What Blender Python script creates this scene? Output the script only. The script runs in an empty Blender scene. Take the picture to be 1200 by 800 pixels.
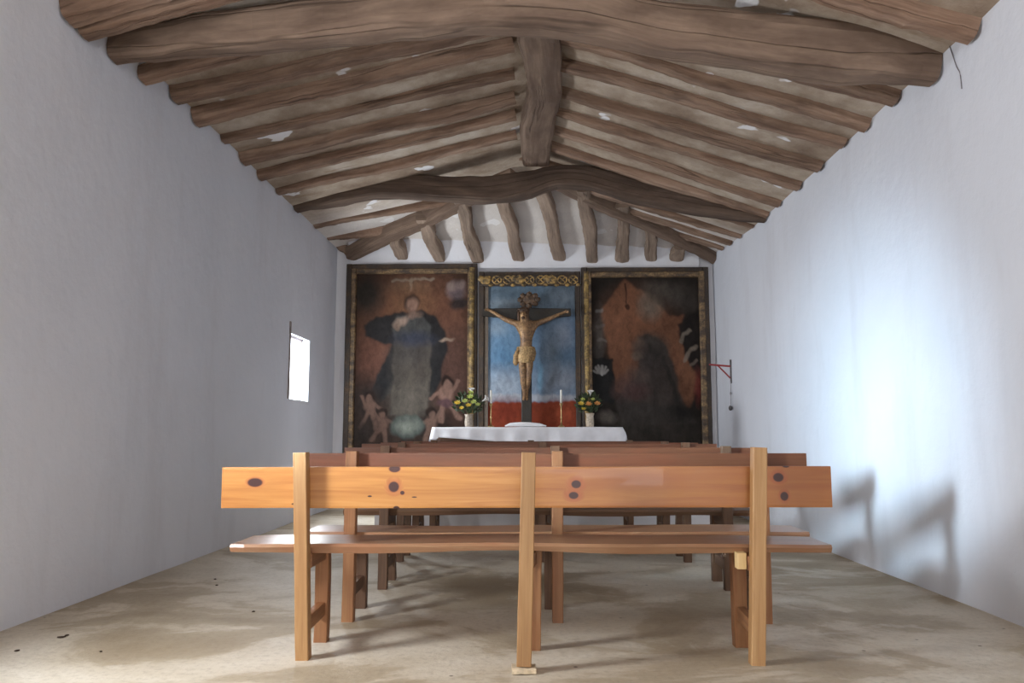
import bpy, bmesh, math, random
import numpy as np
from mathutils import Vector, Matrix, noise

S = bpy.context.scene
COL = S.collection
random.seed(7)

# ------------------------------------------------------------------ camera
F = 960.0
PITCH = math.atan(109 / F)
YAW = math.atan(19 * math.cos(PITCH) / F)
CAM = Vector((0, 0, 1.0))
fwd = Vector((-math.sin(YAW) * math.cos(PITCH), math.cos(YAW) * math.cos(PITCH), math.sin(PITCH)))
rgt = Vector((math.cos(YAW), math.sin(YAW), 0))
upv = rgt.cross(fwd)


def ray(px, py):
    return fwd + rgt * ((px - 600) / F) + upv * ((400 - py) / F)


def on_x(px, py, x):
    d = ray(px, py)
    return CAM + d * (x / d.x)


def on_y(px, py, y):
    d = ray(px, py)
    return CAM + d * (y / d.y)


def on_z(px, py, z):
    d = ray(px, py)
    return CAM + d * ((z - 1.0) / d.z)


cd = bpy.data.cameras.new('camera')
cam = bpy.data.objects.new('camera', cd)
COL.objects.link(cam)
cam.location = CAM
cam.rotation_euler = (math.pi / 2 + PITCH, 0, YAW)
cd.lens = F / 1200 * 36
cd.sensor_width = 36
cd.clip_start = 0.05
S.camera = cam

# ------------------------------------------------------------------ room numbers (metres)
XL, XR = -2.70, 2.59
YB, YF = 11.35, -6.5
ZL, ZR, ZT = 3.61, 3.36, 4.20      # ceiling height at the left wall, right wall, ridge
HIPY = 9.25                         # where the hipped end starts
ZB = 3.60                           # ceiling height at the back wall


# ------------------------------------------------------------------ object helpers
def tag(o, label=None, cat=None, group=None, kind=None):
    if label: o['label'] = label
    if cat: o['category'] = cat
    if group: o['group'] = group
    if kind: o['kind'] = kind
    return o


def empty(name, loc, rz=0):
    o = bpy.data.objects.new(name, None)
    COL.objects.link(o)
    o.location = loc
    o.rotation_euler = (0, 0, rz)
    o.empty_display_size = 0.1
    o['_m'] = 0
    del o['_m']
    return o


def build(name, bm, mat, parent=None, smooth=False, origin=None):
    me = bpy.data.meshes.new(name)
    off = None
    if parent is not None:
        pr = parent
        M = Matrix.Identity(4)
        chain = []
        while pr is not None:
            chain.append(pr)
            pr = pr.parent
        for p in reversed(chain):
            M = M @ p.matrix_basis
        bm.transform(M.inverted())
    elif origin is not None:
        bm.transform(Matrix.Translation(-Vector(origin)))
    bmesh.ops.recalc_face_normals(bm, faces=bm.faces[:])
    bm.to_mesh(me)
    bm.free()
    if smooth:
        for p in me.polygons:
            p.use_smooth = True
    me.materials.append(mat)
    o = bpy.data.objects.new(name, me)
    COL.objects.link(o)
    if parent is not None:
        o.parent = parent
    elif origin is not None:
        o.location = origin
    return o


def catmull(pts, n):
    pts = [Vector(p) for p in pts]
    if len(pts) == 2:
        return [pts[0].lerp(pts[1], i / n) for i in range(n + 1)]
    P = [pts[0] * 2 - pts[1]] + pts + [pts[-1] * 2 - pts[-2]]
    out = []
    m = len(pts) - 1
    for i in range(n + 1):
        t = i / n * m
        k = min(int(t), m - 1)
        f = t - k
        a, b, c, d = P[k], P[k + 1], P[k + 2], P[k + 3]
        out.append(0.5 * ((2 * b) + (c - a) * f + (2 * a - 5 * b + 4 * c - d) * f * f + (3 * b - a - 3 * c + d) * f ** 3))
    return out


def prof_rect(ch=0.12):
    c = 1 - ch
    return [(-1, -c), (-c, -1), (c, -1), (1, -c), (1, c), (c, 1), (-c, 1), (-1, c)]


def prof_round(n=12, sq=2.0):
    r = []
    for i in range(n):
        a = 2 * math.pi * (i + .5) / n
        c, s = math.cos(a), math.sin(a)
        r.append((math.copysign(abs(c) ** (2 / sq), c), math.copysign(abs(s) ** (2 / sq), s)))
    return r


def sweep(bm, pts, w, h, prof=None, n=1, up=(0, 0, 1), jit=0.0, seed=0, freq=6.0, uvoff=0.0):
    """sweep a profile of half-width w and half-height h (numbers or lists along the path)"""
    prof = prof or prof_rect()
    path = catmull(pts, n)
    uvl = bm.loops.layers.uv.verify()

    def val(a, i):
        if isinstance(a, (int, float)):
            return a
        t = i / n * (len(a) - 1)
        k = min(int(t), len(a) - 2)
        f = t - k
        f = f * f * (3 - 2 * f)
        return a[k] * (1 - f) + a[k + 1] * f

    rings, us = [], []
    L = 0
    per = [0]
    for j in range(len(prof)):
        a, b = prof[j], prof[(j + 1) % len(prof)]
        w0 = val(w, 0); h0 = val(h, 0)
        per.append(per[-1] + math.hypot((a[0] - b[0]) * w0, (a[1] - b[1]) * h0))
    for i, p in enumerate(path):
        t = (path[min(i + 1, n)] - path[max(i - 1, 0)]).normalized()
        U = Vector(up)
        if abs(U.dot(t)) > .97:
            U = Vector((0, 1, 0)) if abs(t.y) < .9 else Vector((1, 0, 0))
        s = t.cross(U).normalized()
        U = s.cross(t).normalized()
        if i:
            L += (p - path[i - 1]).length
        us.append(L)
        ring = []
        for j, (a, b) in enumerate(prof):
            q = p + s * (a * val(w, i)) + U * (b * val(h, i))
            if jit:
                nv = noise.noise_vector(Vector((q.x * freq + seed * 13.7, q.y * freq, q.z * freq)))
                nv2 = noise.noise_vector(Vector((q.x * freq * 3.3 + seed * 5.1, q.y * freq * 3.3, q.z * freq * 3.3)))
                d = nv * jit + nv2 * jit * .5
                d -= t * d.dot(t)
                q = q + d
            ring.append(bm.verts.new(q))
        rings.append(ring)
    m = len(prof)
    for i in range(n):
        for j in range(m):
            k = (j + 1) % m
            f = bm.faces.new((rings[i][j], rings[i][k], rings[i + 1][k], rings[i + 1][j]))
            for lp, uv in zip(f.loops, ((us[i], per[j]), (us[i], per[j + 1]), (us[i + 1], per[j + 1]), (us[i + 1], per[j]))):
                lp[uvl].uv = (uv[0] + uvoff, uv[1] + uvoff * .37)
    for ring, uu in ((rings[0], 0), (rings[-1], L)):
        f = bm.faces.new(ring)
        for lp, (a, b) in zip(f.loops, prof):
            lp[uvl].uv = (uu + a * .02, b * val(h, 0) + 3.3)
    return bm


def sw(pts, w, h, **k):
    return sweep(bmesh.new(), pts, w, h, **k)


def box(bm, x0, x1, y0, y1, z0, z1, ch=None):
    """axis aligned slab; grain runs along its longest side"""
    d = [(x1 - x0), (y1 - y0), (z1 - z0)]
    k = d.index(max(d))
    c = Vector(((x0 + x1) / 2, (y0 + y1) / 2, (z0 + z1) / 2))
    e = Vector((0, 0, 0)); e[k] = d[k] / 2
    up = (0, 0, 1) if k != 2 else (0, 1, 0)
    if k == 0: w, h = d[1] / 2, d[2] / 2
    elif k == 1: w, h = d[0] / 2, d[2] / 2
    else: w, h = d[0] / 2, d[1] / 2
    pr = prof_rect(ch) if ch else [(-1, -1), (1, -1), (1, 1), (-1, 1)]
    return sweep(bm, [c - e, c + e], w, h, prof=pr, up=up)


def lathe(bm, c, prof, n=20):
    rings = []
    for r, z in prof:
        rings.append([bm.verts.new((c[0] + r * math.cos(2 * math.pi * i / n), c[1] + r * math.sin(2 * math.pi * i / n), c[2] + z)) for i in range(n)])
    for a, b in zip(rings, rings[1:]):
        for i in range(n):
            bm.faces.new((a[i], a[(i + 1) % n], b[(i + 1) % n], b[i]))
    bm.faces.new(rings[0]); bm.faces.new(rings[-1])
    return bm


def blob(bm, c, r, seed=0, jit=.15, sub=2):
    g = bmesh.ops.create_icosphere(bm, subdivisions=sub, radius=1)
    for v in g['verts']:
        n_ = noise.noise(v.co * 2 + Vector((seed * 3.1, seed, 0)))
        v.co = Vector((v.co.x * r[0], v.co.y * r[1], v.co.z * r[2])) * (1 + jit * n_) + Vector(c)
    return bm


# ------------------------------------------------------------------ materials
def lin(c):
    return tuple(((x / 255) / 12.92 if x / 255 <= .04045 else ((x / 255 + .055) / 1.055) ** 2.4) for x in c)


def L4(c):
    return (*lin(c), 1)


class NT:
    def __init__(s, name):
        s.m = bpy.data.materials.new(name)
        s.m.use_nodes = True
        s.t = s.m.node_tree
        s.b = s.t.nodes['Principled BSDF']

    def n(s, typ, **k):
        nd = s.t.nodes.new(typ)
        for a, v in k.items():
            setattr(nd, a, v)
        return nd

    def l(s, a, b):
        s.t.links.new(a, b)

    def noise(s, vec, scale, detail=4, rough=.55, dist=0):
        nd = s.n('ShaderNodeTexNoise')
        nd.inputs['Scale'].default_value = scale
        nd.inputs['Detail'].default_value = detail
        nd.inputs['Roughness'].default_value = rough
        nd.inputs['Distortion'].default_value = dist
        if vec is not None: s.l(vec, nd.inputs['Vector'])
        return nd.outputs['Fac']

    def ramp(s, fac, stops, interp='LINEAR'):
        nd = s.n('ShaderNodeValToRGB')
        cr = nd.color_ramp
        cr.interpolation = interp
        while len(cr.elements) < len(stops):
            cr.elements.new(.5)
        for e, (p, c) in zip(cr.elements, stops):
            e.position = p
            e.color = c if len(c) == 4 else L4(c)
        s.l(fac, nd.inputs['Fac'])
        return nd.outputs['Color']

    def mix(s, fac, a, b, mode='MIX'):
        nd = s.n('ShaderNodeMix', data_type='RGBA', blend_type=mode)
        if isinstance(fac, (int, float)): nd.inputs[0].default_value = fac
        else: s.l(fac, nd.inputs[0])
        for v, i in ((a, 6), (b, 7)):
            if isinstance(v, tuple): nd.inputs[i].default_value = v
            else: s.l(v, nd.inputs[i])
        return nd.outputs[2]

    def bump(s, h, st, dist=.01):
        nd = s.n('ShaderNodeBump')
        nd.inputs['Strength'].default_value = st
        nd.inputs['Distance'].default_value = dist
        s.l(h, nd.inputs['Height'])
        s.l(nd.outputs['Normal'], s.b.inputs['Normal'])

    def mapping(s, vec, sc, rnd=None):
        mp = s.n('ShaderNodeMapping')
        mp.inputs['Scale'].default_value = sc
        s.l(vec, mp.inputs['Vector'])
        if rnd is not None:
            cb = s.n('ShaderNodeVectorMath', operation='SCALE')
            cb.inputs[0].default_value = (37, 53, 17)
            s.l(rnd, cb.inputs['Scale'])
            s.l(cb.outputs[0], mp.inputs['Location'])
        return mp.outputs['Vector']

    def math(s, op, a, b=None):
        nd = s.n('ShaderNodeMath', operation=op)
        for v, i in ((a, 0), (b, 1)):
            if v is None: continue
            if isinstance(v, (int, float)): nd.inputs[i].default_value = v
            else: s.l(v, nd.inputs[i])
        return nd.outputs[0]


B1, W1 = (0, 0, 0, 1), (1, 1, 1, 1)


def plain(name, c, rough=.6, metal=0, var=.12, sc=30):
    t = NT(name)
    tc = t.n('ShaderNodeTexCoord')
    f = t.noise(tc.outputs['Object'], sc)
    c0 = tuple(x * (1 - var) for x in c); c1 = tuple(min(255, x * (1 + var)) for x in c)
    t.l(t.ramp(f, [(.3, c0), (.7, c1)]), t.b.inputs['Base Color'])
    t.b.inputs['Roughness'].default_value = rough
    t.b.inputs['Metallic'].default_value = metal
    return t.m


def plaster(name, a, b, c, big=.5):
    t = NT(name)
    g = t.n('ShaderNodeNewGeometry').outputs['Position']
    f1 = t.noise(g, big, 5, .6)
    f2 = t.noise(t.mapping(g, (1.5, 1.5, .35)), 1.6, 5, .6)
    col = t.ramp(f1, [(.3, a), (.7, b)])
    col = t.mix(t.ramp(f2, [(.52, B1), (.75, (.5, .5, .5, 1))]), col, L4(c))
    t.l(col, t.b.inputs['Base Color'])
    t.b.inputs['Roughness'].default_value = .92
    t.b.inputs['Specular IOR Level'].default_value = .15
    h = t.math('ADD', t.math('MULTIPLY', t.noise(g, 9, 6, .6), .6), t.noise(g, 2.2, 3))
    t.bump(h, .35, .03)
    return t.m


M = {}
M['wall'] = plaster('wall_plaster', (218, 221, 229), (229, 231, 238), (208, 208, 214))
M['backwall'] = plaster('back_plaster', (222, 222, 226), (234, 233, 236), (205, 200, 198))


def mk_ceiling():
    t = NT('ceiling_plaster')
    g = t.n('ShaderNodeNewGeometry').outputs['Position']
    f1 = t.noise(g, 1.3, 6, .65)
    col = t.ramp(f1, [(.30, (128, 108, 92)), (.45, (162, 144, 126)), (.56, (184, 168, 150)), (.7, (210, 199, 185))])
    f2 = t.noise(t.mapping(g, (.6, 3, 1)), 2.2, 6, .6)
    col = t.mix(t.ramp(f2, [(.6, B1), (.72, (.8, .8, .8, 1))]), col, L4((140, 116, 94)))
    f3 = t.noise(g, 2.0, 3, .5, .3)
    col = t.mix(t.ramp(f3, [(.655, B1), (.67, W1)]), col, L4((236, 234, 234)))
    # whiter hipped end: its brighter light is mixed into the plaster colour
    sx = t.n('ShaderNodeSeparateXYZ'); t.l(g, sx.inputs[0])
    mr = t.n('ShaderNodeMapRange'); mr.inputs[1].default_value = 9.4; mr.inputs[2].default_value = 10.4
    t.l(sx.outputs['Y'], mr.inputs[0])
    col = t.mix(mr.outputs[0], col, t.mix(.68, col, L4((244, 240, 236))))
    t.l(col, t.b.inputs['Base Color'])
    t.b.inputs['Roughness'].default_value = .95
    t.b.inputs['Specular IOR Level'].default_value = .1
    t.bump(t.noise(g, 7, 6, .65), .6, .03)
    return t.m


M['ceiling'] = mk_ceiling()


def mk_floor():
    t = NT('floor_concrete')
    g = t.n('ShaderNodeNewGeometry').outputs['Position']
    gm = t.mapping(g, (1, 1.35, 1))
    f1 = t.noise(gm, .75, 8, .6, .5)
    col = t.ramp(f1, [(.36, (158, 142, 118)), (.47, (178, 163, 140)), (.505, (200, 188, 168)), (.66, (216, 207, 191))])
    f2 = t.noise(gm, 1.5, 6, .62, .8)
    col = t.mix(t.ramp(f2, [(.56, B1), (.64, (.6, .6, .6, 1))]), col, L4((216, 207, 192)))
    f4 = t.noise(t.mapping(g, (1, 1, 1)), .6, 4, .5, .2)
    col = t.mix(t.ramp(f4, [(.56, B1), (.70, (.5, .5, .5, 1))]), col, L4((142, 124, 96)))
    f5 = t.noise(g, 28, 5, .7)
    col = t.mix(t.ramp(f5, [(.35, (.25, .25, .25, 1)), (.5, B1)]), col, L4((130, 115, 94)))
    v = t.n('ShaderNodeTexVoronoi'); v.inputs['Scale'].default_value = 4.2
    t.l(g, v.inputs['Vector'])
    col = t.mix(t.ramp(v.outputs['Distance'], [(.028, (.8, .8, .8, 1)), (.05, B1)]), col, L4((70, 56, 42)))
    t.l(col, t.b.inputs['Base Color'])
    t.b.inputs['Roughness'].default_value = .62
    t.b.inputs['Specular IOR Level'].default_value = .3
    h = t.math('ADD', t.noise(g, 24, 5, .6), t.math('MULTIPLY', t.noise(g, 2, 4), 2))
    t.bump(h, .3, .012)
    return t.m


M['floor'] = mk_floor()


def wood(name, stops, rough=.6, su=1.2, sv=22, bump=.25, blot=None, crack=False, spec=.4, coat=0):
    t = NT(name)
    tc = t.n('ShaderNodeTexCoord')
    oi = t.n('ShaderNodeObjectInfo')
    uv = tc.outputs['UV']
    g1 = t.noise(t.mapping(uv, (su, sv, 1), oi.outputs['Random']), 1.0, 6, .6, .6)
    g2 = t.noise(t.mapping(uv, (su * 3, sv * 4, 1), oi.outputs['Random']), 1.0, 4, .6)
    f = t.math('ADD', t.math('MULTIPLY', g1, .7), t.math('MULTIPLY', g2, .3))
    col = t.ramp(f, stops)
    if blot:
        b = t.noise(t.mapping(uv, (1.3, 5, 1), oi.outputs['Random']), 1.6, 4, .6)
        col = t.mix(t.ramp(b, [(.45, B1), (.7, (.75, .75, .75, 1))]), col, L4(blot))
    # each piece a little lighter or darker
    hv = t.n('ShaderNodeHueSaturation')
    vv = t.n('ShaderNodeMapRange'); vv.inputs[3].default_value = .86; vv.inputs[4].default_value = 1.12
    t.l(oi.outputs['Random'], vv.inputs[0]); t.l(vv.outputs[0], hv.inputs['Value'])
    t.l(col, hv.inputs['Color'])
    col = hv.outputs['Color']
    h = f
    if crack:
        c = t.noise(t.mapping(uv, (.35, 9, 1), oi.outputs['Random']), 1.0, 2, .4, .1)
        line = t.math('ABSOLUTE', t.math('SUBTRACT', c, .5))
        gate = t.ramp(t.noise(t.mapping(uv, (.8, 3, 1), oi.outputs['Random']), 1.3, 2), [(.5, B1), (.6, W1)])
        ck = t.ramp(line, [(.002, W1), (.012, B1)])
        col = t.mix(t.math('MULTIPLY', t.math('MULTIPLY', ck, gate), .6), col, L4((40, 30, 24)))
        h = t.math('SUBTRACT', f, t.math('MULTIPLY', ck, .5))
    t.l(col, t.b.inputs['Base Color'])
    t.b.inputs['Roughness'].default_value = rough
    t.b.inputs['Specular IOR Level'].default_value = spec
    t.b.inputs['Coat Weight'].default_value = coat
    t.b.inputs['Coat Roughness'].default_value = .3
    t.bump(h, bump, .01)
    return t.m


M['beam'] = wood('old_beam', [(.25, (70, 57, 49)), (.42, (112, 93, 80)), (.58, (138, 117, 101)), (.75, (164, 143, 125))], .85, .7, 8, 1, (92, 75, 64), True, .2)
M['rafter'] = wood('rafter_wood', [(.25, (80, 61, 50)), (.42, (130, 104, 87)), (.6, (160, 134, 115)), (.78, (194, 171, 152))], .88, .9, 10, 1, (92, 74, 63), True, .15)
M['dark_beam'] = wood('dark_old_beam', [(.25, (54, 44, 38)), (.45, (88, 73, 63)), (.6, (112, 94, 81)), (.78, (142, 122, 106))], .85, .7, 8, 1, (70, 57, 49), True, .2)
M['grey_rafter'] = wood('grey_rafter', [(.25, (96, 82, 72)), (.5, (150, 130, 114)), (.75, (184, 164, 146))], .9, .9, 12, .7, (120, 104, 92), True, .15)
PINE = [(.25, (158, 96, 40)), (.45, (202, 136, 62)), (.62, (222, 160, 82)), (.8, (232, 178, 104))]
M['pine_post'] = wood('pine_post', [(.25, (132, 95, 58)), (.5, (166, 126, 82)), (.75, (188, 152, 106))], .5, 1.2, 26, .15, (152, 110, 68), False, .4)
M['pine_dark'] = wood('pine_leg', [(.25, (104, 68, 42)), (.5, (140, 96, 62)), (.75, (164, 122, 82))], .55, 1.2, 26, .15, (140, 88, 52))
M['seat'] = wood('seat_wood', [(.25, (112, 78, 54)), (.5, (146, 108, 78)), (.75, (172, 136, 104))], .36, 1.0, 18, .12, (146, 96, 66), False, .6, .35)
M['red_board'] = wood('reddish_board', [(.25, (78, 44, 28)), (.5, (102, 60, 36)), (.75, (122, 78, 50))], .5, .8, 16, .12, (126, 66, 38))  # back-bench boards darkened in colour, as if seen against the light
M['dark_leg'] = wood('worn_leg', [(.25, (72, 52, 38)), (.5, (98, 72, 53)), (.75, (122, 94, 72))], .6, 1.2, 24, .2, (110, 76, 52))
M['cut_wood'] = wood('fresh_wood', [(.3, (206, 170, 112)), (.7, (232, 202, 150))], .6)


def mk_front_board(knots):
    t = NT('front_board_pine')
    tc = t.n('ShaderNodeTexCoord')
    p = tc.outputs['Object']
    sx = t.n('ShaderNodeSeparateXYZ'); t.l(p, sx.inputs[0])
    X, Z = sx.outputs['X'], sx.outputs['Z']
    # grain bends round the knots: shift Z by a sum of bumps
    shift = None
    mask = None
    halo = None
    for (kx, kz, rx, rz, hal) in knots:
        dx = t.math('MULTIPLY', t.math('SUBTRACT', X, kx), 1 / rx)
        dz = t.math('MULTIPLY', t.math('SUBTRACT', Z, kz), 1 / rz)
        d = t.math('ADD', t.math('POWER', t.math('ABSOLUTE', dx), 2), t.math('POWER', t.math('ABSOLUTE', dz), 2))
        mr = t.n('ShaderNodeMapRange'); mr.inputs[1].default_value = .75; mr.inputs[2].default_value = 1.25
        mr.inputs[3].default_value = 1; mr.inputs[4].default_value = 0
        t.l(d, mr.inputs[0])
        mask = mr.outputs[0] if mask is None else t.math('MAXIMUM', mask, mr.outputs[0])
        if hal > 0:
            m2 = t.n('ShaderNodeMapRange'); m2.inputs[1].default_value = 1; m2.inputs[2].default_value = hal
            m2.inputs[3].default_value = 1; m2.inputs[4].default_value = 0
            t.l(d, m2.inputs[0])
            halo = m2.outputs[0] if halo is None else t.math('MAXIMUM', halo, m2.outputs[0])
    zz = t.math('ADD', Z, t.math('MULTIPLY', halo, .035))
    cb = t.n('ShaderNodeCombineXYZ')
    t.l(t.math('MULTIPLY', X, 1.0), cb.inputs[0]); t.l(t.math('MULTIPLY', zz, 15), cb.inputs[1])
    g1 = t.noise(cb.outputs[0], 1.3, 6, .6, .9)
    g2 = t.noise(t.mapping(cb.outputs[0], (2, 5, 1)), 1.0, 4, .6)
    f = t.math('ADD', t.math('MULTIPLY', g1, .75), t.math('MULTIPLY', g2, .25))
    col = t.ramp(f, [(.28, (134, 74, 32)), (.42, (164, 104, 46)), (.56, (178, 120, 57)), (.75, (194, 140, 78))])
    # right half: redder heartwood streak
    mr = t.n('ShaderNodeMapRange'); mr.inputs[1].default_value = -.1; mr.inputs[2].default_value = .5
    t.l(X, mr.inputs[0])
    s = t.noise(t.mapping(cb.outputs[0], (.45, .4, 1)), 1.0, 3, .5)
    st = t.math('MULTIPLY', t.ramp(s, [(.4, B1), (.6, W1)]), mr.outputs[0])
    col = t.mix(t.math('MULTIPLY', st, .95), col, L4((146, 78, 40)))
    col = t.mix(t.math('MULTIPLY', mr.outputs[0], .35), col, L4((158, 100, 58)))
    col = t.mix(t.math('MULTIPLY', halo, .6), col, L4((160, 80, 46)))
    col = t.mix(mask, col, L4((58, 24, 18)))
    t.l(col, t.b.inputs['Base Color'])
    t.b.inputs['Roughness'].default_value = .42
    t.b.inputs['Coat Weight'].default_value = .15
    t.bump(f, .06, .01)
    return t.m


def mk_gilt(name, dark, gold, thr=.5, sc=9, stretch=(1, 1, 1)):
    t = NT(name)
    g = t.n('ShaderNodeNewGeometry').outputs['Position']
    f = t.noise(t.mapping(g, stretch), sc, 4, .6)
    w = t.ramp(f, [(thr - .12, B1), (thr + .12, W1)])
    col = t.mix(w, L4(dark), L4(gold))
    col = t.mix(t.ramp(t.noise(g, 40, 4), [(.4, (.5, .5, .5, 1)), (.6, B1)]), col, L4((38, 30, 24)))
    t.l(col, t.b.inputs['Base Color'])
    t.b.inputs['Roughness'].default_value = .55
    t.l(t.math('MULTIPLY', w, .35), t.b.inputs['Metallic'])
    t.bump(f, .4, .02)
    return t.m


M['frame_dark'] = mk_gilt('frame_dark_wood', (60, 48, 39), (94, 74, 54), .58, 6)
M['frame_gilt'] = mk_gilt('frame_gilt', (72, 56, 44), (156, 128, 92), .50, 5, (1, 1, 2.2))
M['pillar_gilt'] = mk_gilt('gilt_strip', (84, 66, 42), (176, 146, 88), .46, 7, (1, 1, 1.5))
M['carving'] = mk_gilt('gilt_carving', (78, 66, 48), (204, 166, 98), .5, 14)
M['cross'] = mk_gilt('cross_wood', (40, 36, 30), (58, 50, 40), .55, 8)
M['skin'] = mk_gilt('carved_polychrome', (136, 104, 76), (180, 142, 100), .48, 7)
M['gold'] = mk_gilt('gilded_cloth', (166, 132, 88), (198, 164, 114), .46, 7)
M['hair'] = plain('carved_hair', (84, 62, 46), .7)
M['scroll'] = mk_gilt('scroll_wood', (70, 54, 42), (120, 92, 68), .5, 14)
M['cloth'] = plain('white_linen', (238, 238, 242), .85, 0, .03, 8)
M['linen'] = plain('white_linen_fold', (244, 244, 246), .85, 0, .02, 8)
M['brass'] = plain('brass', (188, 160, 112), .3, .85)
M['wax'] = plain('wax', (240, 238, 230), .5, 0, .02)
M['vase'] = plain('grey_glazed_vase', (150, 138, 124), .35, 0, .18, 40)
M['vase_pale'] = plain('pale_glazed_vase', (186, 172, 152), .35, 0, .18, 40)
M['leaf'] = plain('leaf_green', (46, 60, 34), .6, 0, .35, 25)
M['stem'] = plain('stem_green', (66, 84, 44), .6)
M['yellow'] = plain('petal_yellow', (226, 198, 84), .6)
M['lime'] = plain('petal_lime', (196, 206, 120), .6)
M['orange'] = plain('petal_orange', (226, 164, 96), .6)
M['white'] = plain('petal_white', (240, 238, 234), .6, 0, .03)
M['red_iron'] = plain('red_painted_iron', (150, 44, 46), .5)
M['grey_iron'] = plain('grey_iron', (86, 82, 84), .5)
M['cord'] = plain('grey_cord', (140, 138, 142), .8)
M['stone'] = plain('pale_stone', (196, 178, 150), .9, 0, .15, 30)
M['winframe'] = plain('window_frame_paint', (132, 120, 116), .6)
M['crack'] = plain('crack_dark', (120, 114, 118), .9)
M['dirt'] = plain('dark_litter', (66, 50, 36), .9)


def mk_paint():
    t = NT('oil_painting')
    a = t.n('ShaderNodeAttribute', attribute_name='paint')
    g = t.n('ShaderNodeNewGeometry').outputs['Position']
    f = t.noise(t.mapping(g, (1, 1, .7)), 13, 8, .72, .4)
    col = t.mix(1, a.outputs['Color'], t.ramp(f, [(.25, (.6, .6, .6, 1)), (.5, (1, 1, 1, 1)), (.75, (1.35, 1.33, 1.3, 1))]), 'MULTIPLY')
    t.l(col, t.b.inputs['Base Color'])
    t.b.inputs['Roughness'].default_value = .7
    t.b.inputs['Specular IOR Level'].default_value = .1
    t.bump(f, .25, .01)
    return t.m


M['paint'] = mk_paint()

# ------------------------------------------------------------------ the room
def grid_wall(xfun, ys, zs, holes, seed, amp=.012):
    """wall in the Y-Z plane at X=xfun, cells inside holes left out"""
    bm = bmesh.new()
    V = {}
    for i, y in enumerate(ys):
        for j, z in enumerate(zs):
            n_ = noise.noise(Vector((y * .8 + seed, z * .8, seed))) + .5 * noise.noise(Vector((y * 2.1, z * 2.1 + seed, 3)))
            edge = any(abs(y - h[k]) < .01 for h in holes for k in (0, 1)) or any(abs(z - h[k]) < .01 for h in holes for k in (2, 3))
            V[i, j] = bm.verts.new((xfun + (0 if edge else amp * n_), y, z))
    for i in range(len(ys) - 1):
        for j in range(len(zs) - 1):
            cy, cz = (ys[i] + ys[i + 1]) / 2, (zs[j] + zs[j + 1]) / 2
            if any(h[0] < cy < h[1] and h[2] < cz < h[3] for h in holes):
                continue
            bm.faces.new((V[i, j], V[i + 1, j], V[i + 1, j + 1], V[i, j + 1]))
    return bm


def span(a, b, step, extra=()):
    n = max(1, round((b - a) / step))
    v = [a + (b - a) * i / n for i in range(n + 1)]
    for e in extra:
        v = [x for x in v if abs(x - e) > step * .3 or x in (a, b)]
        v.append(e)
    return sorted(set(v))


wa = on_x(340.5, 384, XL); wb = on_x(361, 466.5, XL)
W1H = (wa.y, wb.y, 1.40, wa.z)
W2H = (2.15, 2.95, 1.15, 2.15)
print('window', W1H)
holes = [W1H, W2H]
bm = grid_wall(XL, span(YF - .1, YB + .1, .3, (W1H[0], W1H[1], W2H[0], W2H[1])), span(-.02, ZL + .2, .3, (W1H[2], W1H[3], W2H[2], W2H[3])), holes, 1.7)
for (y0, y1, z0, z1) in holes:           # splayed openings through the thick wall
    T = .22
    yb = y1 + .42
    for q in (((XL, y0, z0), (XL, y1, z0), (XL - T, yb, z0), (XL - T, y0, z0)), ((XL, y0, z1), (XL, y1, z1), (XL - T, yb, z1), (XL - T, y0, z1)),
              ((XL, y0, z0), (XL, y0, z1), (XL - T, y0, z1), (XL - T, y0, z0)), ((XL, y1, z0), (XL, y1, z1), (XL - T, yb, z1), (XL - T, yb, z0))):
        bm.faces.new([bm.verts.new(p) for p in q])
wl = build('wall_left', bm, M['wall'], smooth=True); tag(wl, kind='structure')
bm = grid_wall(XR, span(YF - .1, YB + .1, .3), span(-.02, ZR + .2, .3), [], 5.2, .014)
wr = build('wall_right', bm, M['wall'], smooth=True); tag(wr, kind='structure')
bm = bmesh.new()
bm.faces.new([bm.verts.new(p) for p in ((XL - .2, YB, -.02), (XR + .2, YB, -.02), (XR + .2, YB, 4.3), (XL - .2, YB, 4.3))])
tag(build('wall_back', bm, M['backwall']), kind='structure')
bm = bmesh.new()
bm.faces.new([bm.verts.new(p) for p in ((XL - .2, YF, -.02), (XR + .2, YF, -.02), (XR + .2, YF, 4.3), (XL - .2, YF, 4.3))])
tag(build('wall_front', bm, M['wall']), kind='structure')
bm = bmesh.new()
bmesh.ops.create_grid(bm, x_segments=2, y_segments=2, size=.5)
bm.transform(Matrix.Translation(((XL + XR) / 2, (YB + YF) / 2, 0)) @ Matrix.Diagonal((XR - XL + .3, YB - YF + .3, 1, 1)))
tag(build('floor', bm, M['floor']), kind='structure')

# ceiling: two slopes and a hipped far end, with a little sag
bm = bmesh.new()
XM = .05
ys = [YF - .1 + (HIPY - YF + .1) * i / 40 for i in range(41)]
rows = []
for y in ys:
    r = []
    for k in range(13):
        a = (k / 12 if k else -.1)
        x = XL + (XM - XL) * a; z = ZL + (ZT - ZL) * a
        r.append((x, y, z))
    for k in range(1, 13):
        a = k / 12 if k < 12 else 1.1
        x = XM + (XR - XM) * a; z = ZT + (ZR - ZT) * a
        r.append((x, y, z))
    rows.append([bm.verts.new((x, y, z + .012 * noise.noise(Vector((x, y * 1.5, 0))))) for x, y, z in r])
for a, b in zip(rows, rows[1:]):
    for i in range(len(a) - 1):
        bm.faces.new((a[i], a[i + 1], b[i + 1], b[i]))
last = rows[-1]
apex = last[12]
cl_ = bm.verts.new((XL - .1, YB + .15, ZB)); cr_ = bm.verts.new((XR + .1, YB + .15, ZB - .12))
for i in range(12):
    bm.faces.new((last[i], last[i + 1], cl_))
for i in range(12, 24):
    bm.faces.new((last[i], last[i + 1], cr_))
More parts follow.
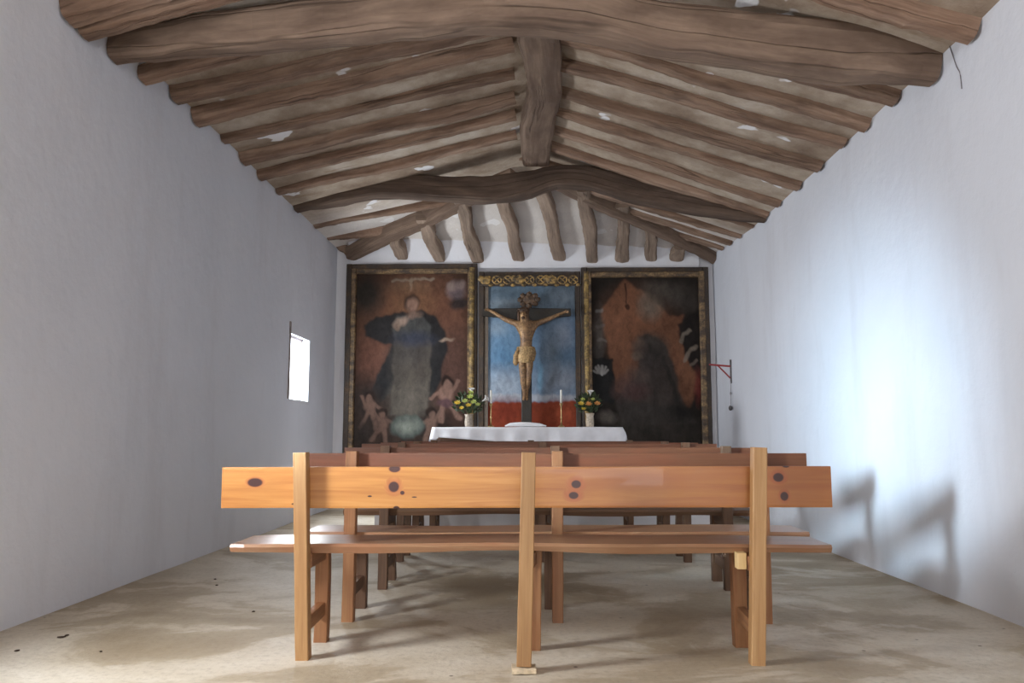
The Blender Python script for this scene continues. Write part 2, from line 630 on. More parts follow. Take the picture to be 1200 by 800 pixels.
bm.faces.new((apex, cl_, cr_))
tag(build('ceiling', bm, M['ceiling'], smooth=False), kind='structure')

# altar step
bm = bmesh.new()
box(bm, -1.62, 2.1, 8.75, YB - .001, 0, .22, .02)
tag(build('trim_1', bm, M['backwall']), kind='structure')

# hairline crack at the top of the right wall
pts = [on_x(px, py, XR - .004) for px, py in ((1113, 54), (1117, 66), (1121, 78), (1125, 86), (1127, 104))]
c = build('wall_crack', sw(pts, .003, .003, n=10, prof=prof_round(5)), M['crack'], wr)
c['label'] = 'thin dark crack running down from the eave'

# window frame and casement edge
y0, y1, z0, z1 = W1H
wf = empty('window_1', (XL, y0, z0)); tag(wf, kind='structure')
bm = bmesh.new()
box(bm, XL - .01, XL + .012, y0 - .045, y0 - .005, z0, z1 + .07)
build('window_frame', bm, M['winframe'], wf)
yb = y1 + .42
bm = bmesh.new()
box(bm, XL - .22, XL - .19, y0, y0 + .03, z0, z1)
box(bm, XL - .22, XL - .19, yb - .03, yb, z0, z1)
box(bm, XL - .22, XL - .19, y0 + .03, yb - .03, z0, z0 + .03)
box(bm, XL - .22, XL - .19, y0 + .03, yb - .03, z1 - .03, z1)
build('casement', bm, M['winframe'], wf)

# ------------------------------------------------------------------ roof timbers
ORD = ['first', 'second', 'third', 'fourth', 'fifth', 'sixth', 'seventh', 'eighth', 'ninth', 'tenth', 'eleventh', 'twelfth']


def rafter(p0, p1, r, seed, label, mat='rafter', name='roof_rafter', group=None, bend=.026, n=26, hh=None):
    rnd = random.Random(seed)
    p0, p1 = Vector(p0), Vector(p1)
    bend *= min(1, (p1 - p0).length / 1.2)
    n = max(5, int(n * min(1, (p1 - p0).length / 1.2)))
    d = p1 - p0
    side = Vector((0, 0, 1)).cross(d).normalized()
    pts = [p0]
    for f in (.25, .5, .75):
        pts.append(p0 + d * f + side * rnd.uniform(-bend, bend) + Vector((0, 0, rnd.uniform(-bend, bend) * .4)))
    pts.append(p1)
    w = [r * rnd.uniform(.85, 1.15) for _ in range(5)]
    h = [(hh or r * .98) * rnd.uniform(.85, 1.15) for _ in range(5)]
    bmx = sw(pts, w, h, prof=prof_round(14, 4.2), n=n * 2, jit=.009, seed=seed, freq=11)
    o = build(name, bmx, M[mat], origin=p0)
    tag(o, label, 'rafter' if name == 'roof_rafter' else 'beam', group)
    return o


RB = .072
RZ = 4.075
left_specs = [((78, 27), None), ((95, 43), None), ((165, 100), None), ((203, 121), (602, 33)), ((228, 147), (603, 57)), ((260, 169), (613, 90)),
              ((283, 192), (614, 118)), ((303, 212), (612, 137)), ((325, 230), (608, 158))]
i_l = 0
for k, (e, r_) in enumerate(left_specs):
    a = on_x(e[0], e[1], XL + .005)
    a.z += RB
    if r_:
        b = on_z(r_[0], r_[1], RZ)
        b.z += RB
        b.x = -.12
        b.y = .35 * a.y + .65 * b.y if abs(a.y - b.y) < .8 else a.y
    else:
        b = Vector((-.12, a.y + .02, RZ + RB))
    if k < 2:
        lab = ['upper of two rafter ends just before the near tie beam, left roof slope',
               'lower of two rafter ends just before the near tie beam, left roof slope'][k]
    else:
        lab = f'rough timber rafter on the left roof slope, {ORD[k - 2]} behind the near tie beam'
    a.z = min(a.z, ZL + .02)
    print('L', k, [round(v, 2) for v in a], [round(v, 2) for v in b])
    rafter(a, b, RB * (1.0 + .15 * math.sin(k * 2.3)), 100 + k, lab, group='rafters of the left roof slope')
right_specs = [((1143, 48), None), ((1052, 124), None), ((1018, 156), (656, 54)), ((991, 174), (660, 80)), ((963, 200), (660, 112)),
               ((938, 224), (656, 134)), ((915, 241), (650, 153)), ((900, 252), (645, 172))]
for k, (e, r_) in enumerate(right_specs):
    a = on_x(e[0], e[1], XR - .005)
    a.z += RB
    if r_:
        b = on_z(r_[0], r_[1], RZ)
        b.z += RB
        b.x = .22
        b.y = .35 * a.y + .65 * b.y if abs(a.y - b.y) < .8 else a.y
    else:
        b = Vector((.22, a.y + .02, RZ + RB - .02))
    a.z = min(a.z, ZR + .02)
    print('R', k, [round(v, 2) for v in a], [round(v, 2) for v in b])
    lab = ['square-ended rafter just before the near tie beam on the right roof slope'][k] if k < 1 else \
        f'rough timber rafter on the right roof slope, {ORD[k - 1]} behind the near tie beam'
    rafter(a, b, RB * (1.0 + .15 * math.sin(k * 1.9 + 1)), 200 + k, lab, group='rafters of the right roof slope')

# hip rafters
Yc = YB - .08
hl0 = on_y(411, 297, Yc); hr0 = on_y(842, 303, Yc)
hl1 = Vector((-.15, HIPY + .25, 4.08)); hr1 = Vector((.25, HIPY + .25, 4.08))
print('hip', hl0, hr0)
rafter(hl0, hl1, .105, 301, 'thick hip beam rising from the far left corner of the room', 'beam', 'hip_beam', bend=.05)
rafter(hr0, hr1, .10, 302, 'thick hip beam rising from the far right corner of the room', 'beam', 'hip_beam', bend=.05)


def hip_pt(A, B, f):
    return A + (B - A) * f


# jack rafters between side walls and hips
for k, e in enumerate(((368, 267), (384, 281), (395, 290))):
    a = on_x(e[0], e[1], XL + .005); a.z += RB * .8
    b = hip_pt(hl0, hl1, (a.y - hl0.y) / (hl1.y - hl0.y)); b.z += .05
    rafter(a, b, RB * .85, 320 + k, f'short jack rafter on the left, {ORD[k]} behind the far tie beam', group='short rafters beside the left hip beam', bend=.015)
for k, e in enumerate(((884, 268), (869, 279), (858, 287), (848, 294))):
    a = on_x(e[0], e[1], XR - .005); a.z += RB * .8
    b = hip_pt(hr0, hr1, (a.y - hr0.y) / (hr1.y - hr0.y)); b.z += .05
    rafter(a, b, RB * .85, 330 + k, f'short jack rafter on the right, {ORD[k]} behind the far tie beam', group='short rafters beside the right hip beam', bend=.015)

# rafters of the hipped end
n_end = Vector((0, ZT - ZB - .0, YB - HIPY)).normalized()      # plane through back-wall top and ridge end


def on_end(px, py, drop):
    P0 = Vector((0, YB, ZB - .05 - drop))
    d = ray(px, py)
    nrm = Vector((0, (ZT - ZB), (YB - HIPY))).normalized()
    return CAM + d * ((P0 - CAM).dot(nrm) / d.dot(nrm))


ends = [((472, 301), (462, 278)), ((516, 305), (494, 252)), ((560, 305), (537, 226)), ((608, 304), (588, 222)), ((656, 303), (632, 214)), ((694, 306), (683, 218)), ((729, 305), (729, 238)),
        ((763, 303), (762, 262)), ((792, 304), (797, 288))]
for k, (e, u) in enumerate(ends):
    a = on_y(e[0], e[1], YB - .03); b = on_end(u[0], u[1], .05)
    a.z += .03
    rafter(a, b, .088, 340 + k, f'crooked grey rafter above the paintings, {ORD[k]} from the left', 'grey_rafter', group='rafters of the hipped far end', bend=.024, n=18, hh=.075)

# white plaster coves between those rafters
bm = bmesh.new()
zt0 = on_y(620, 309, YB - .05).z
xs_r = [XL + .2] + [on_y(e[0], e[1], YB).x for e, u in ends] + [XR - .2]
for xa, xb in zip(xs_r, xs_r[1:]):
    lo, hi = [], []
    for i in range(9):
        f = i / 8
        x = xa + (xb - xa) * f
        s_ = math.sin(math.pi * f)
        z = zt0 + .05 + .09 * s_
        lo.append(bm.verts.new((x, YB - .06, zt0 - .06)))
        hi.append((bm.verts.new((x, YB - .055, z)), bm.verts.new((x, YB - .24 - .06 * s_, ZB + (ZT - ZB) * (.39 + .06 * s_) / (YB + .15 - HIPY) + .006))))
    for i in range(8):
        bm.faces.new((lo[i], lo[i + 1], hi[i + 1][0], hi[i][0]))
        bm.faces.new((hi[i][0], hi[i + 1][0], hi[i + 1][1], hi[i][1]))
tag(build('trim_2', bm, M['backwall'], smooth=True), kind='structure')


def timber(name, spec, Ya, Yb, seed, label, mat='beam', cat='beam', depth=1.0, jit=.02, n=40, sq=4.0):
    pts, w, h = [], [], []
    for px, py, rp in spec:
        Yp = Ya + (Yb - Ya) * (px - spec[0][0]) / (spec[-1][0] - spec[0][0])
        p = on_y(px, py, Yp)
        d = ray(px, py)
        pts.append(p)
        h.append(rp / F * (Yp / d.y))
        w.append(rp / F * (Yp / d.y) * depth)
    pts[0].x = max(pts[0].x, XL + .006); pts[-1].x = min(pts[-1].x, XR - .006)
    o = build(name, sw(pts, w, h, prof=prof_round(16, sq), n=n, jit=jit, seed=seed, freq=3), M[mat], origin=pts[0])
    tag(o, label, cat)
    return o


d0 = on_x(130, 60, XL); print('tie1', d0, on_x(1097, 77, XR)); print('tie2', on_x(345, 239, XL), on_x(897, 251, XR))
T1 = on_x(130, 60, XL).y; T2 = on_x(345, 239, XL).y
timber('tie_beam', [(129, 59, 15), (200, 48, 20), (300, 36, 24), (420, 24, 26), (540, 12, 27), (640, 10, 29), (760, 32, 29), (880, 50, 30), (1000, 64, 31), (1096, 76, 21)],
       T1, on_x(1097, 77, XR).y, 11, 'massive bowed tie beam of rough timber crossing nearest, at the top of the photo', depth=.85)
timber('tie_beam', [(344, 239, 10), (395, 227, 14), (440, 219, 14), (500, 220, 14), (560, 224, 15), (610, 219, 15), (650, 209, 13), (690, 209, 13), (735, 221, 15), (800, 234, 15), (860, 246, 12), (898, 251, 9)],
       T2, on_x(898, 251, XR).y, 12, 'crooked dark tie beam crossing farther back above the altar, wavy with pale underside', mat='dark_beam', depth=.9)
# ridge beam: runs in depth
rp = []
for px, py, hw in ((632, 20, .17), (632, 50, .165), (638, 100, .15), (637, 125, .15), (629, 165, .17), (628, 196, .15)):
    p = on_z(px, py, 3.96)
    rp.append((p, hw))
pts = [Vector((.06, 3.6, rp[0][0].z + .14))] + [p + Vector((0, 0, .13)) for p, _ in rp]
pts[-1].y = min(pts[-1].y, T2 + .15)
print('ridge', pts)
o = build('ridge_beam', sw(pts, [.16] + [h for _, h in rp], .125, prof=prof_round(14, 5), n=40, jit=.02, seed=21, freq=4), M['beam'], origin=pts[0])
tag(o, 'crooked ridge beam running away along the roof peak between the two tie beams', 'beam')
# ------------------------------------------------------------------ benches
def bench(root_loc, label, feet, front_feet, tops, board, seat, mats, seed, knots=None, post_w=.031, post_d=.03, wedge=False):
    """feet / front_feet / tops: world points of rear posts, front legs and post tops
       board: (x0, x1, y, z0, z1 left), seat: (x0, x1, y0, y1, z)"""
    t = empty('wooden_bench', root_loc)
    tag(t, label, 'bench', 'wooden benches facing the altar')
    rnd = random.Random(seed)
    bx0, bx1, by, bz0, bz1 = board
    sx0, sx1, sy0, sy1, sz = seat
    for k, (f, tp) in enumerate(zip(feet, tops)):
        # rear posts, slightly chamfered with a whittled top
        build('back_post', sw([f, tp], [post_w * rnd.uniform(.95, 1.05), post_w], post_d, n=8, up=(0, 1, 0), jit=.0015, seed=seed + k, uvoff=rnd.random() * 5), M[mats[0]], t)
    for k, f in enumerate(front_feet):
        top = Vector((f.x + rnd.uniform(-.01, .01), f.y - .02, sz - .045))
        build('leg', sw([f, top], post_w * 1.05, .03, n=6, up=(0, 1, 0), jit=.003, seed=seed + 7 + k), M[mats[1]], t)
        # stretcher low between rear post and front leg, and a rail under the seat
        a = feet[k]
        za = .15
        if k != 1:
            build('stretcher', sw([Vector((a.x, a.y + .02, za)), Vector((f.x, f.y - .02, za + .01))], .02, .032, n=2), M[mats[1]], t)
        build('seat_bearer', sw([Vector((a.x, a.y + .02, sz - .075)), Vector((f.x, f.y + .02, sz - .075))], .022, .032, n=2), M[mats[1]], t)
    # back board
    bmx = bmesh.new()
    zc = (bz0 + bz1) / 2
    pts = [Vector((bx0, by, zc + board_tilt.get(seed, (0, 0))[0])), Vector((bx1, by, zc + board_tilt.get(seed, (0, 0))[1]))]
    sweep(bmx, pts, .014, (bz1 - bz0) / 2, prof=prof_rect(.1), n=10, jit=.002, seed=seed, uvoff=rnd.random() * 9)
    if knots:
        o = build('back_board', bmx, M['seat'], t)
        kn = [((on_y(px, py, by).x - root_loc[0]), on_y(px, py, by).z - root_loc[2], rx, rz, hl) for px, py, rx, rz, hl in knots]
        o.data.materials[0] = mk_front_board(kn)
    else:
        build('back_board', bmx, M[mats[2]], t)
    # seat plank with a live edge
    bmx = bmesh.new()
    uvl = bmx.loops.layers.uv.verify()
    N = 40
    top, bot = [], []
    ph = rnd.uniform(0, 6)
    for i in range(N + 1):
        f = i / N
        x = sx0 + (sx1 - sx0) * f
        endr = .012 if i in (0, N) else 0
        wav = .012 * math.sin(f * 9 + ph) + .004 * math.sin(f * 23 + ph * 2)
        ya = sy0 + endr + wav; yb = sy1 - endr + .01 * math.sin(f * 7 + ph)
        zz = sz + .004 * math.sin(f * 5 + ph) + .0015 * math.sin(f * 17)
        th = .04 + .005 * math.sin(f * 13 + ph)
        top.append([(x, ya + (.008), zz), (x, (ya + yb) / 2, zz - .002), (x, yb - .008, zz)])
        bot.append([(x, yb, zz - .012), (x, yb - .01, zz - th), (x, ya + .012, zz - th), (x, ya, zz - .014)])
    rings = [[bmx.verts.new(p) for p in a + b] for a, b in zip(top, bot)]
    vs = [0, .17, .34, .36, .39, .73, .76, .78]
    for i in range(N):
        for j in range(7):
            k2 = (j + 1) % 7
            f = bmx.faces.new((rings[i][j], rings[i][k2], rings[i + 1][k2], rings[i + 1][j]))
            u0, u1 = (sx1 - sx0) * i / N, (sx1 - sx0) * (i + 1) / N
            for lp, uv in zip(f.loops, ((u0, vs[j]), (u0, vs[j + 1]), (u1, vs[j + 1]), (u1, vs[j]))):
                lp[uvl].uv = uv
    bmx.faces.new(rings[0]); bmx.faces.new(rings[-1])
    build('seat', bmx, M[mats[3]], t)
    if wedge:
        a = feet[2]
        bmx = sw([Vector((a.x - .045, a.y + .05, sz - .10)), Vector((a.x - .045, a.y + .05, sz - .03))], .02, .03, n=1, up=(0, 1, 0))
        build('wedge', bmx, M['cut_wood'], t)['label'] = 'pale wedge of fresh wood under the seat'
    return t


board_tilt = {1: (0, .008)}
# front bench
ff = [on_z(355.5, 772, 0), on_z(614, 779, .028), on_z(887, 778, 0)]
print('front feet', ff)
ft = [on_y(353, 530, ff[0].y + .0), on_y(619.5, 530, ff[1].y), on_y(889, 524, ff[2].y)]
fl = [on_z(377, 751, 0), Vector((ff[1].x + .045, ff[1].y + .37, 0)), on_z(868, 757, 0)]
byf = max(f.y for f in ff) + .045
b0 = on_y(261, 571, byf); b1 = on_y(973, 566, byf)
zt_, zb_ = on_y(480, 547.5, byf).z, on_y(480, 594.5, byf).z
sy0 = ff[0].y + .03
KN = [(300, 565, .035, .020, 2.2), (462, 570, .024, .024, 4), (463, 549, .026, .016, 1.5), (472, 577, .010, .009, 2), (465, 594.5, .014, .008, 0), (434, 581, .010, .004, 0), (486, 582, .012, .003, 0),
      (675, 567, .022, .018, 6), (672, 580, .022, .016, 6), (911, 559, .024, .020, 4), (918, 581, .018, .020, 3), (920, 546, .016, .006, 0), (345, 590, .01, .004, 0)]
bench(((ff[0].x + ff[2].x) / 2, ff[0].y, 0), 'nearest wooden bench, seen from behind, with orange knotty pine backboard', ff, fl, ft,
      (b0.x, b1.x, byf, zb_ - .003, zt_), (on_y(272, 632, 3.85).x, on_y(975, 636, 3.85).x, sy0, sy0 + .36, on_y(450, 637, sy0).z), ('pine_post', 'pine_dark', None, 'seat'), 1, KN, wedge=True)
# stone under the middle post
bm = sw([(-.052, 0, .0125), (.05, .004, .0115)], [.05, .055, .045], .0115, prof=prof_rect(.25), n=8, jit=.004, seed=3, freq=20)
o = build('flat_stone', bm, M['stone']); o.location = (ff[1].x, ff[1].y, 0)
tag(o, 'flat pale stone wedged under the middle post of the nearest bench', 'stone')


def rear_bench(label, lx, mx, rx, py, top_py, b_px, seat_px, seed, hb=.17, seat_h=.47, mats=('dark_leg', 'dark_leg', 'red_board', 'dark_leg'), dep=.36):
    y = on_z((lx + rx) / 2, py, 0).y
    fe = [on_y(v, py, y) for v in (lx, mx, rx)]
    for f in fe: f.z = 0
    zt = on_y(620, top_py, y).z
    tp = [Vector((f.x + .004, f.y, zt + .012)) for f in fe]
    fr = [Vector((f.x + dx, f.y + dep - .02, 0)) for f, dx in zip(fe, (.0, -.03, .0))]
    by = y + .045
    x0, x1 = on_y(b_px[0], 535, by).x, on_y(b_px[1], 535, by).x
    s0, s1 = on_y(seat_px[0], 610, y + .2).x, on_y(seat_px[1], 610, y + .2).x
    print(label, 'y', round(y, 2), [round(f.x, 2) for f in fe], 'z', round(zt, 3), 'board', round(x0, 2), round(x1, 2))
    return bench(((fe[0].x + fe[2].x) / 2, y, 0), label, fe, fr, tp, (x0, x1, by, zt - hb, zt), (s0, s1, y + .03, y + .03 + dep, seat_h), mats, seed)


rear_bench('second wooden bench from the camera, reddish backboard just above the nearest one', 408, 653.5, 897, 728.5, 531, (360, 944), (366, 937), 2, mats=('pine_dark', 'dark_leg', 'red_board', 'seat'))
rear_bench('third wooden bench from the camera, brown backboard ending near the right post', 448.5, 651, 854.5, 690.5, 524.5, (404, 886), (408, 881), 3, seat_h=.508)
rear_bench('fourth wooden bench from the camera, only a thin strip of backboard showing', 468.5, 636, 806, 658, 520, (424, 840), (426, 838), 4, seat_h=.505)
rear_bench('fifth wooden bench from the camera, mostly hidden, legs visible under the seats', 487, 634, 781, 641, 518.5, (446, 818), (450, 815), 5, seat_h=.505)
rear_bench('farthest wooden bench, closest to the altar, middle post top just below the cloth', 507, 622, 739, 626, 517, (470, 776), (474, 772), 6, seat_h=.5)

# ------------------------------------------------------------------ paintings
def smooth_arr(a, k=1):
    for _ in range(k):
        p = np.pad(a, ((1, 1), (1, 1)), mode='edge')
        a = (p[:-2, 1:-1] + p[2:, 1:-1] + p[1:-1, :-2] + p[1:-1, 2:] + 4 * p[1:-1, 1:-1]) / 8
    return a


class Canvas:
    """paints soft shapes into a colour array; coordinates are in a picture frame of its own"""
    def __init__(s, x0, x1, y0, y1, nx, ny, base):
        xs = np.linspace(x0, x1, nx); ys_ = np.linspace(y0, y1, ny)
        s.X, s.Y = np.meshgrid(xs, ys_)
        w = (x1 - x0)
        k = 2 * math.pi / w
        s.WX = s.X + w * .005 * (np.sin(s.Y * k * 3 + 1) + np.sin(s.Y * k * 5 + s.X * k * 7))
        s.WY = s.Y + w * .005 * (np.sin(s.X * k * 5 + 2) + np.sin(s.X * k * 12 - s.Y * k * 6))
        s.C = np.zeros((ny, nx, 3)); s.C[:] = lin(base)
        rng = np.random.RandomState(int(x0))
        m = np.zeros((ny, nx))
        for sc in (4, 8, 16, 32):
            g = rng.rand(sc + 1, sc + 1)
            ix = np.linspace(0, sc, nx); iy = np.linspace(0, sc, ny)
            a = np.array([np.interp(ix, range(sc + 1), row) for row in g])
            b = np.array([np.interp(iy, range(sc + 1), a[:, i]) for i in range(nx)]).T
            m += (b - .5) / math.sqrt(sc)
        s.N = m / m.std()

    def put(s, mask, col, op):
        m = np.clip(mask, 0, 1)[..., None] * op
        s.C = s.C * (1 - m) + np.array(lin(col)) * m

    def ell(s, cx, cy, rx, ry, col, op=1, soft=.35, rot=0):
        c, n_ = math.cos(rot), math.sin(rot)
        dx, dy = s.WX - cx, s.WY - cy
        a = (dx * c + dy * n_) / rx; b = (-dx * n_ + dy * c) / ry
        d = np.sqrt(a * a + b * b)
        s.put((1 + soft - d) / (2 * soft), col, op)

    def poly(s, pts, col, op=1, blur=4):
        ins = np.zeros(s.X.shape, bool)
        n_ = len(pts)
        for i in range(n_):
            xa, ya = pts[i]; xb, yb = pts[(i + 1) % n_]
            if ya == yb: continue
            cond = (ya > s.WY) != (yb > s.WY)
            xi = (xb - xa) * (s.WY - ya) / (yb - ya) + xa
            ins ^= cond & (s.WX < xi)
        s.put(smooth_arr(ins.astype(float), blur), col, op)

    def line(s, pts, wd, col, op=1):
        d = np.full(s.X.shape, 1e9)
        for (xa, ya), (xb, yb) in zip(pts, pts[1:]):
            L2 = (xb - xa) ** 2 + (yb - ya) ** 2
            t = np.clip(((s.WX - xa) * (xb - xa) + (s.WY - ya) * (yb - ya)) / L2, 0, 1)
            d = np.minimum(d, np.hypot(s.WX - xa - t * (xb - xa), s.WY - ya - t * (yb - ya)))
        s.put((1.4 - d / wd) / .8, col, op)

    def mute(s, k, g=1.0):
        lum = (s.C * np.array([.3, .59, .11])).sum(-1, keepdims=True)
        s.C = (s.C * (1 - k) + lum * np.array([1.04, 1.0, .95]) * k) * g

    def mottle(s, amt):
        s.C = np.clip(s.C * (1 + amt * s.N[..., None]), 0, 1)


def canvas_obj(name, cv, x0, x1, z0, z1, y, parent, mul=1.0):
    ny, nx = cv.X.shape
    co = np.zeros((ny, nx, 3))
    co[..., 0] = np.linspace(x0, x1, nx)[None, :]
    co[..., 1] = y
    co[..., 2] = np.linspace(z1, z0, ny)[:, None]
    idx = np.arange(nx * ny).reshape(ny, nx)
    fc = np.stack([idx[:-1, :-1], idx[1:, :-1], idx[1:, 1:], idx[:-1, 1:]], -1).reshape(-1, 4)
    me = bpy.data.meshes.new(name)
    loc = Vector(parent.location)
    me.from_pydata((co.reshape(-1, 3) - np.array(loc)).tolist(), [], fc.tolist())
    at_ = me.color_attributes.new('paint', 'FLOAT_COLOR', 'POINT')
    col = np.ones((nx * ny, 4)); col[:, :3] = np.clip(cv.C.reshape(-1, 3) * mul, 0, 1)
    at_.data.foreach_set('color', col.ravel())
    me.materials.append(M['paint'])
    o = bpy.data.objects.new(name, me)
    COL.objects.link(o)
    o.parent = parent
    return o


def frame_rect(parent, name, x0, x1, z0, z1, w, y, d, mat, ch=.3, bottom=True, n=14):
    bmx = bmesh.new()
    kk = dict(prof=prof_rect(ch), n=n, jit=.003, seed=3)
    h = w / 2
    sweep(bmx, [(x0 + h, y, z0), (x0 + h, y, z1)], h, d, up=(0, 1, 0), **kk)
    sweep(bmx, [(x1 - h, y, z0), (x1 - h, y, z1)], h, d, up=(0, 1, 0), **kk)
    sweep(bmx, [(x0 + w, y, z1 - h), (x1 - w, y, z1 - h)], d, h, **kk)
    sweep(bmx, [(x0 + w, y, z0 + h), (x1 - w, y, z0 + h)], d, h, **kk)
    return build(name, bmx, M[mat], parent)


YP = YB - .06          # depth of the picture frames' centre
ZP0 = .62


def ext(xa, xb, yt, y=YP - .04):
    a = on_y(xa, 420, y); b = on_y(xb, 420, y)
    return a.x, b.x, on_y((xa + xb) / 2, yt, y).z


# left painting: robed standing figure in a glow, small winged children round a pale orb
x0, x1, zt = ext(403.5, 559, 309)
x1p = x1
lp = empty('framed_painting', ((x0 + x1) / 2, YP, ZP0))
tag(lp, 'tall dark painting left of the crucifix, robed standing figure above small children', 'painting')
frame_rect(lp, 'frame', x0, x1, ZP0, zt, .085, YP, .045, 'frame_dark')
frame_rect(lp, 'moulding', x0 + .075, x1 - .065, ZP0 + .07, zt - .07, .07, YP - .012, .05, 'frame_gilt')
sl = bmesh.new()
sweep(sl, [((x1 - .075), YP - .05, ZP0 + .02), ((x1 - .075), YP - .05, zt - .06)], .038, .03, prof=prof_round(10), n=30, up=(0, 1, 0), jit=.006, seed=4, freq=10)
build('gilt_strip', sl, M['pillar_gilt'], lp)['label'] = 'gilded strip down the right edge'
cv = Canvas(95, 530, 90, 800, 150, 230, (58, 42, 34))
cv.ell(310, 260, 190, 190, (112, 68, 42), .9, .6)
cv.ell(170, 430, 75, 90, (104, 62, 46), .7, .6)
cv.ell(465, 470, 65, 170, (98, 64, 52), .8, .6)
cv.ell(455, 260, 60, 70, (110, 66, 44), .6, .6)
cv.ell(140, 180, 60, 75, (42, 42, 38), .85, .5)
cv.ell(300, 150, 60, 26, (120, 96, 70), .5, .8)
cv.line([(240, 128), (300, 124), (390, 120)], 5, (134, 118, 100), .8)
cv.line([(309, 118), (308, 165)], 5, (150, 130, 106), .7)
for cx, cy, rx, ry, c_ in ((480, 165, 34, 36, (120, 100, 100)), (462, 148, 16, 18, (138, 116, 108)), (497, 145, 14, 16, (134, 112, 106)), (485, 185, 22, 18, (96, 80, 84)), (490, 218, 38, 22, (46, 40, 40))):
    cv.ell(cx, cy, rx, ry, c_, .9, .4)
cv.ell(312, 212, 74, 70, (134, 88, 52), .7, .5)
cv.poly([(275, 250), (180, 270), (132, 300), (140, 345), (200, 372), (240, 375), (225, 420), (180, 500), (165, 560), (200, 600), (245, 560), (300, 500), (385, 600), (420, 520), (446, 400), (440, 330), (400, 265), (350, 245)], (36, 38, 40), .95)
cv.poly([(258, 268), (340, 258), (385, 300), (380, 370), (250, 375), (240, 320)], (74, 74, 72), .9)
cv.poly([(245, 365), (385, 360), (386, 480), (376, 650), (300, 662), (238, 648), (244, 500)], (84, 76, 67), .95, 4)
cv.ell(262, 500, 26, 150, (70, 64, 58), .55, .8)
cv.ell(345, 480, 16, 140, (66, 58, 52), .55, .8)
cv.ell(306, 600, 60, 60, (112, 104, 92), .5, .8)
cv.ell(310, 410, 70, 40, (66, 62, 62), .5, .8)
cv.ell(320, 355, 70, 28, (54, 60, 80), .75, .5)
cv.ell(310, 215, 30, 36, (58, 42, 34), .95, .25)
cv.ell(312, 222, 21, 28, (140, 102, 82), .95, .3)
cv.ell(320, 262, 28, 14, (126, 96, 80), .8, .4)
cv.ell(274, 290, 28, 16, (150, 122, 104), .9, .4, -.5)
cv.ell(258, 310, 12, 14, (140, 112, 92), .8, .4)
cv.ell(442, 360, 24, 6, (158, 132, 110), .8, .5, -.2)


def putto(cx, cy, s_, flip=1, fl=(126, 90, 74), loin=None):
    cv.ell(cx, cy - 48 * s_, 21 * s_, 22 * s_, (44, 31, 26), .95, .2)
    cv.ell(cx + 3 * flip, cy - 39 * s_, 13 * s_, 15 * s_, fl, .95, .25)
    cv.ell(cx, cy - 6 * s_, 22 * s_, 28 * s_, fl, .95, .3)
    cv.line([(cx - 18 * flip * s_, cy - 16 * s_), (cx - 50 * flip * s_, cy + 6 * s_)], 7 * s_, fl, .9)
    cv.line([(cx + 18 * flip * s_, cy - 18 * s_), (cx + 34 * flip * s_, cy - 50 * s_)], 7 * s_, fl, .9)
    cv.line([(cx - 6 * flip * s_, cy + 20 * s_), (cx - 16 * flip * s_, cy + 56 * s_), (cx - 20 * flip * s_, cy + 84 * s_)], 9 * s_, fl, .9)
    cv.line([(cx + 10 * flip * s_, cy + 20 * s_), (cx + 26 * flip * s_, cy + 48 * s_), (cx + 40 * flip * s_, cy + 72 * s_)], 9 * s_, fl, .9)
    if loin:
        cv.ell(cx, cy + 24 * s_, 28 * s_, 14 * s_, loin, .9, .3)


cv.ell(150, 600, 60, 70, (50, 40, 36), .8, .4)
cv.ell(400, 690, 60, 60, (44, 34, 30), .8, .4)
putto(162, 622, .95, -1, (112, 82, 68))
putto(207, 682, .9, -1, (110, 80, 66))
putto(446, 576, 1.15, 1, (134, 98, 82), (90, 60, 66))
putto(388, 684, .95, 1, (116, 86, 72))
cv.ell(300, 692, 64, 46, (66, 74, 70), .98, .12)
cv.ell(300, 688, 56, 38, (92, 100, 92), .95, .2)
cv.ell(298, 690, 44, 28, (80, 88, 82), .8, .3)
cv.ell(298, 692, 32, 20, (124, 130, 118), .9, .6)
cv.ell(130, 720, 40, 50, (52, 44, 40), .8, .5)
cv.mute(.25, .86)
cv.mottle(.10)
li = on_y(390 + 95 / 3.333, 400, YP).x, on_y(390 + 530 / 3.333, 400, YP).x
canvas_obj('canvas', cv, x0 + .12, x1 - .11, ZP0 + .1, zt - .1, YP - .005, lp)

# right painting: kneeling hooded figure before an orange glow
x0, x1, zt = ext(682, 833, 313)
rp_ = empty('framed_painting', ((x0 + x1) / 2, YP, ZP0))
tag(rp_, 'tall dark painting right of the crucifix, hooded kneeling figure on an orange ground', 'painting')
frame_rect(rp_, 'frame', x0, x1, ZP0, zt, .085, YP, .045, 'frame_dark')
frame_rect(rp_, 'moulding', x0 + .06, x1 - .06, ZP0 + .07, zt - .06, .08, YP - .012, .05, 'frame_gilt')
sl = bmesh.new()
sweep(sl, [(x0 + .07, YP - .05, ZP0 + .02), (x0 + .07, YP - .05, zt - .06)], .036, .03, prof=prof_round(10), n=30, up=(0, 1, 0), jit=.006, seed=9, freq=10)
build('gilt_strip', sl, M['pillar_gilt'], rp_)['label'] = 'gilded strip down the left edge'
cv = Canvas(215, 650, 105, 800, 150, 230, (44, 37, 32))
cv.poly([(352, 122), (300, 190), (256, 240), (270, 330), (290, 430), (315, 560), (380, 600), (600, 620), (640, 520), (585, 420), (560, 330), (585, 262), (530, 268), (470, 215), (410, 160)], (122, 74, 44), .95, 6)
cv.ell(400, 300, 110, 110, (138, 84, 50), .5, .8)
cv.ell(450, 235, 40, 42, (130, 116, 100), .75, .6)
cv.ell(430, 205, 28, 24, (112, 92, 76), .6, .6)
cv.ell(540, 185, 90, 42, (82, 74, 66), .7, .7, .3)
cv.ell(480, 160, 50, 22, (92, 82, 72), .5, .7)
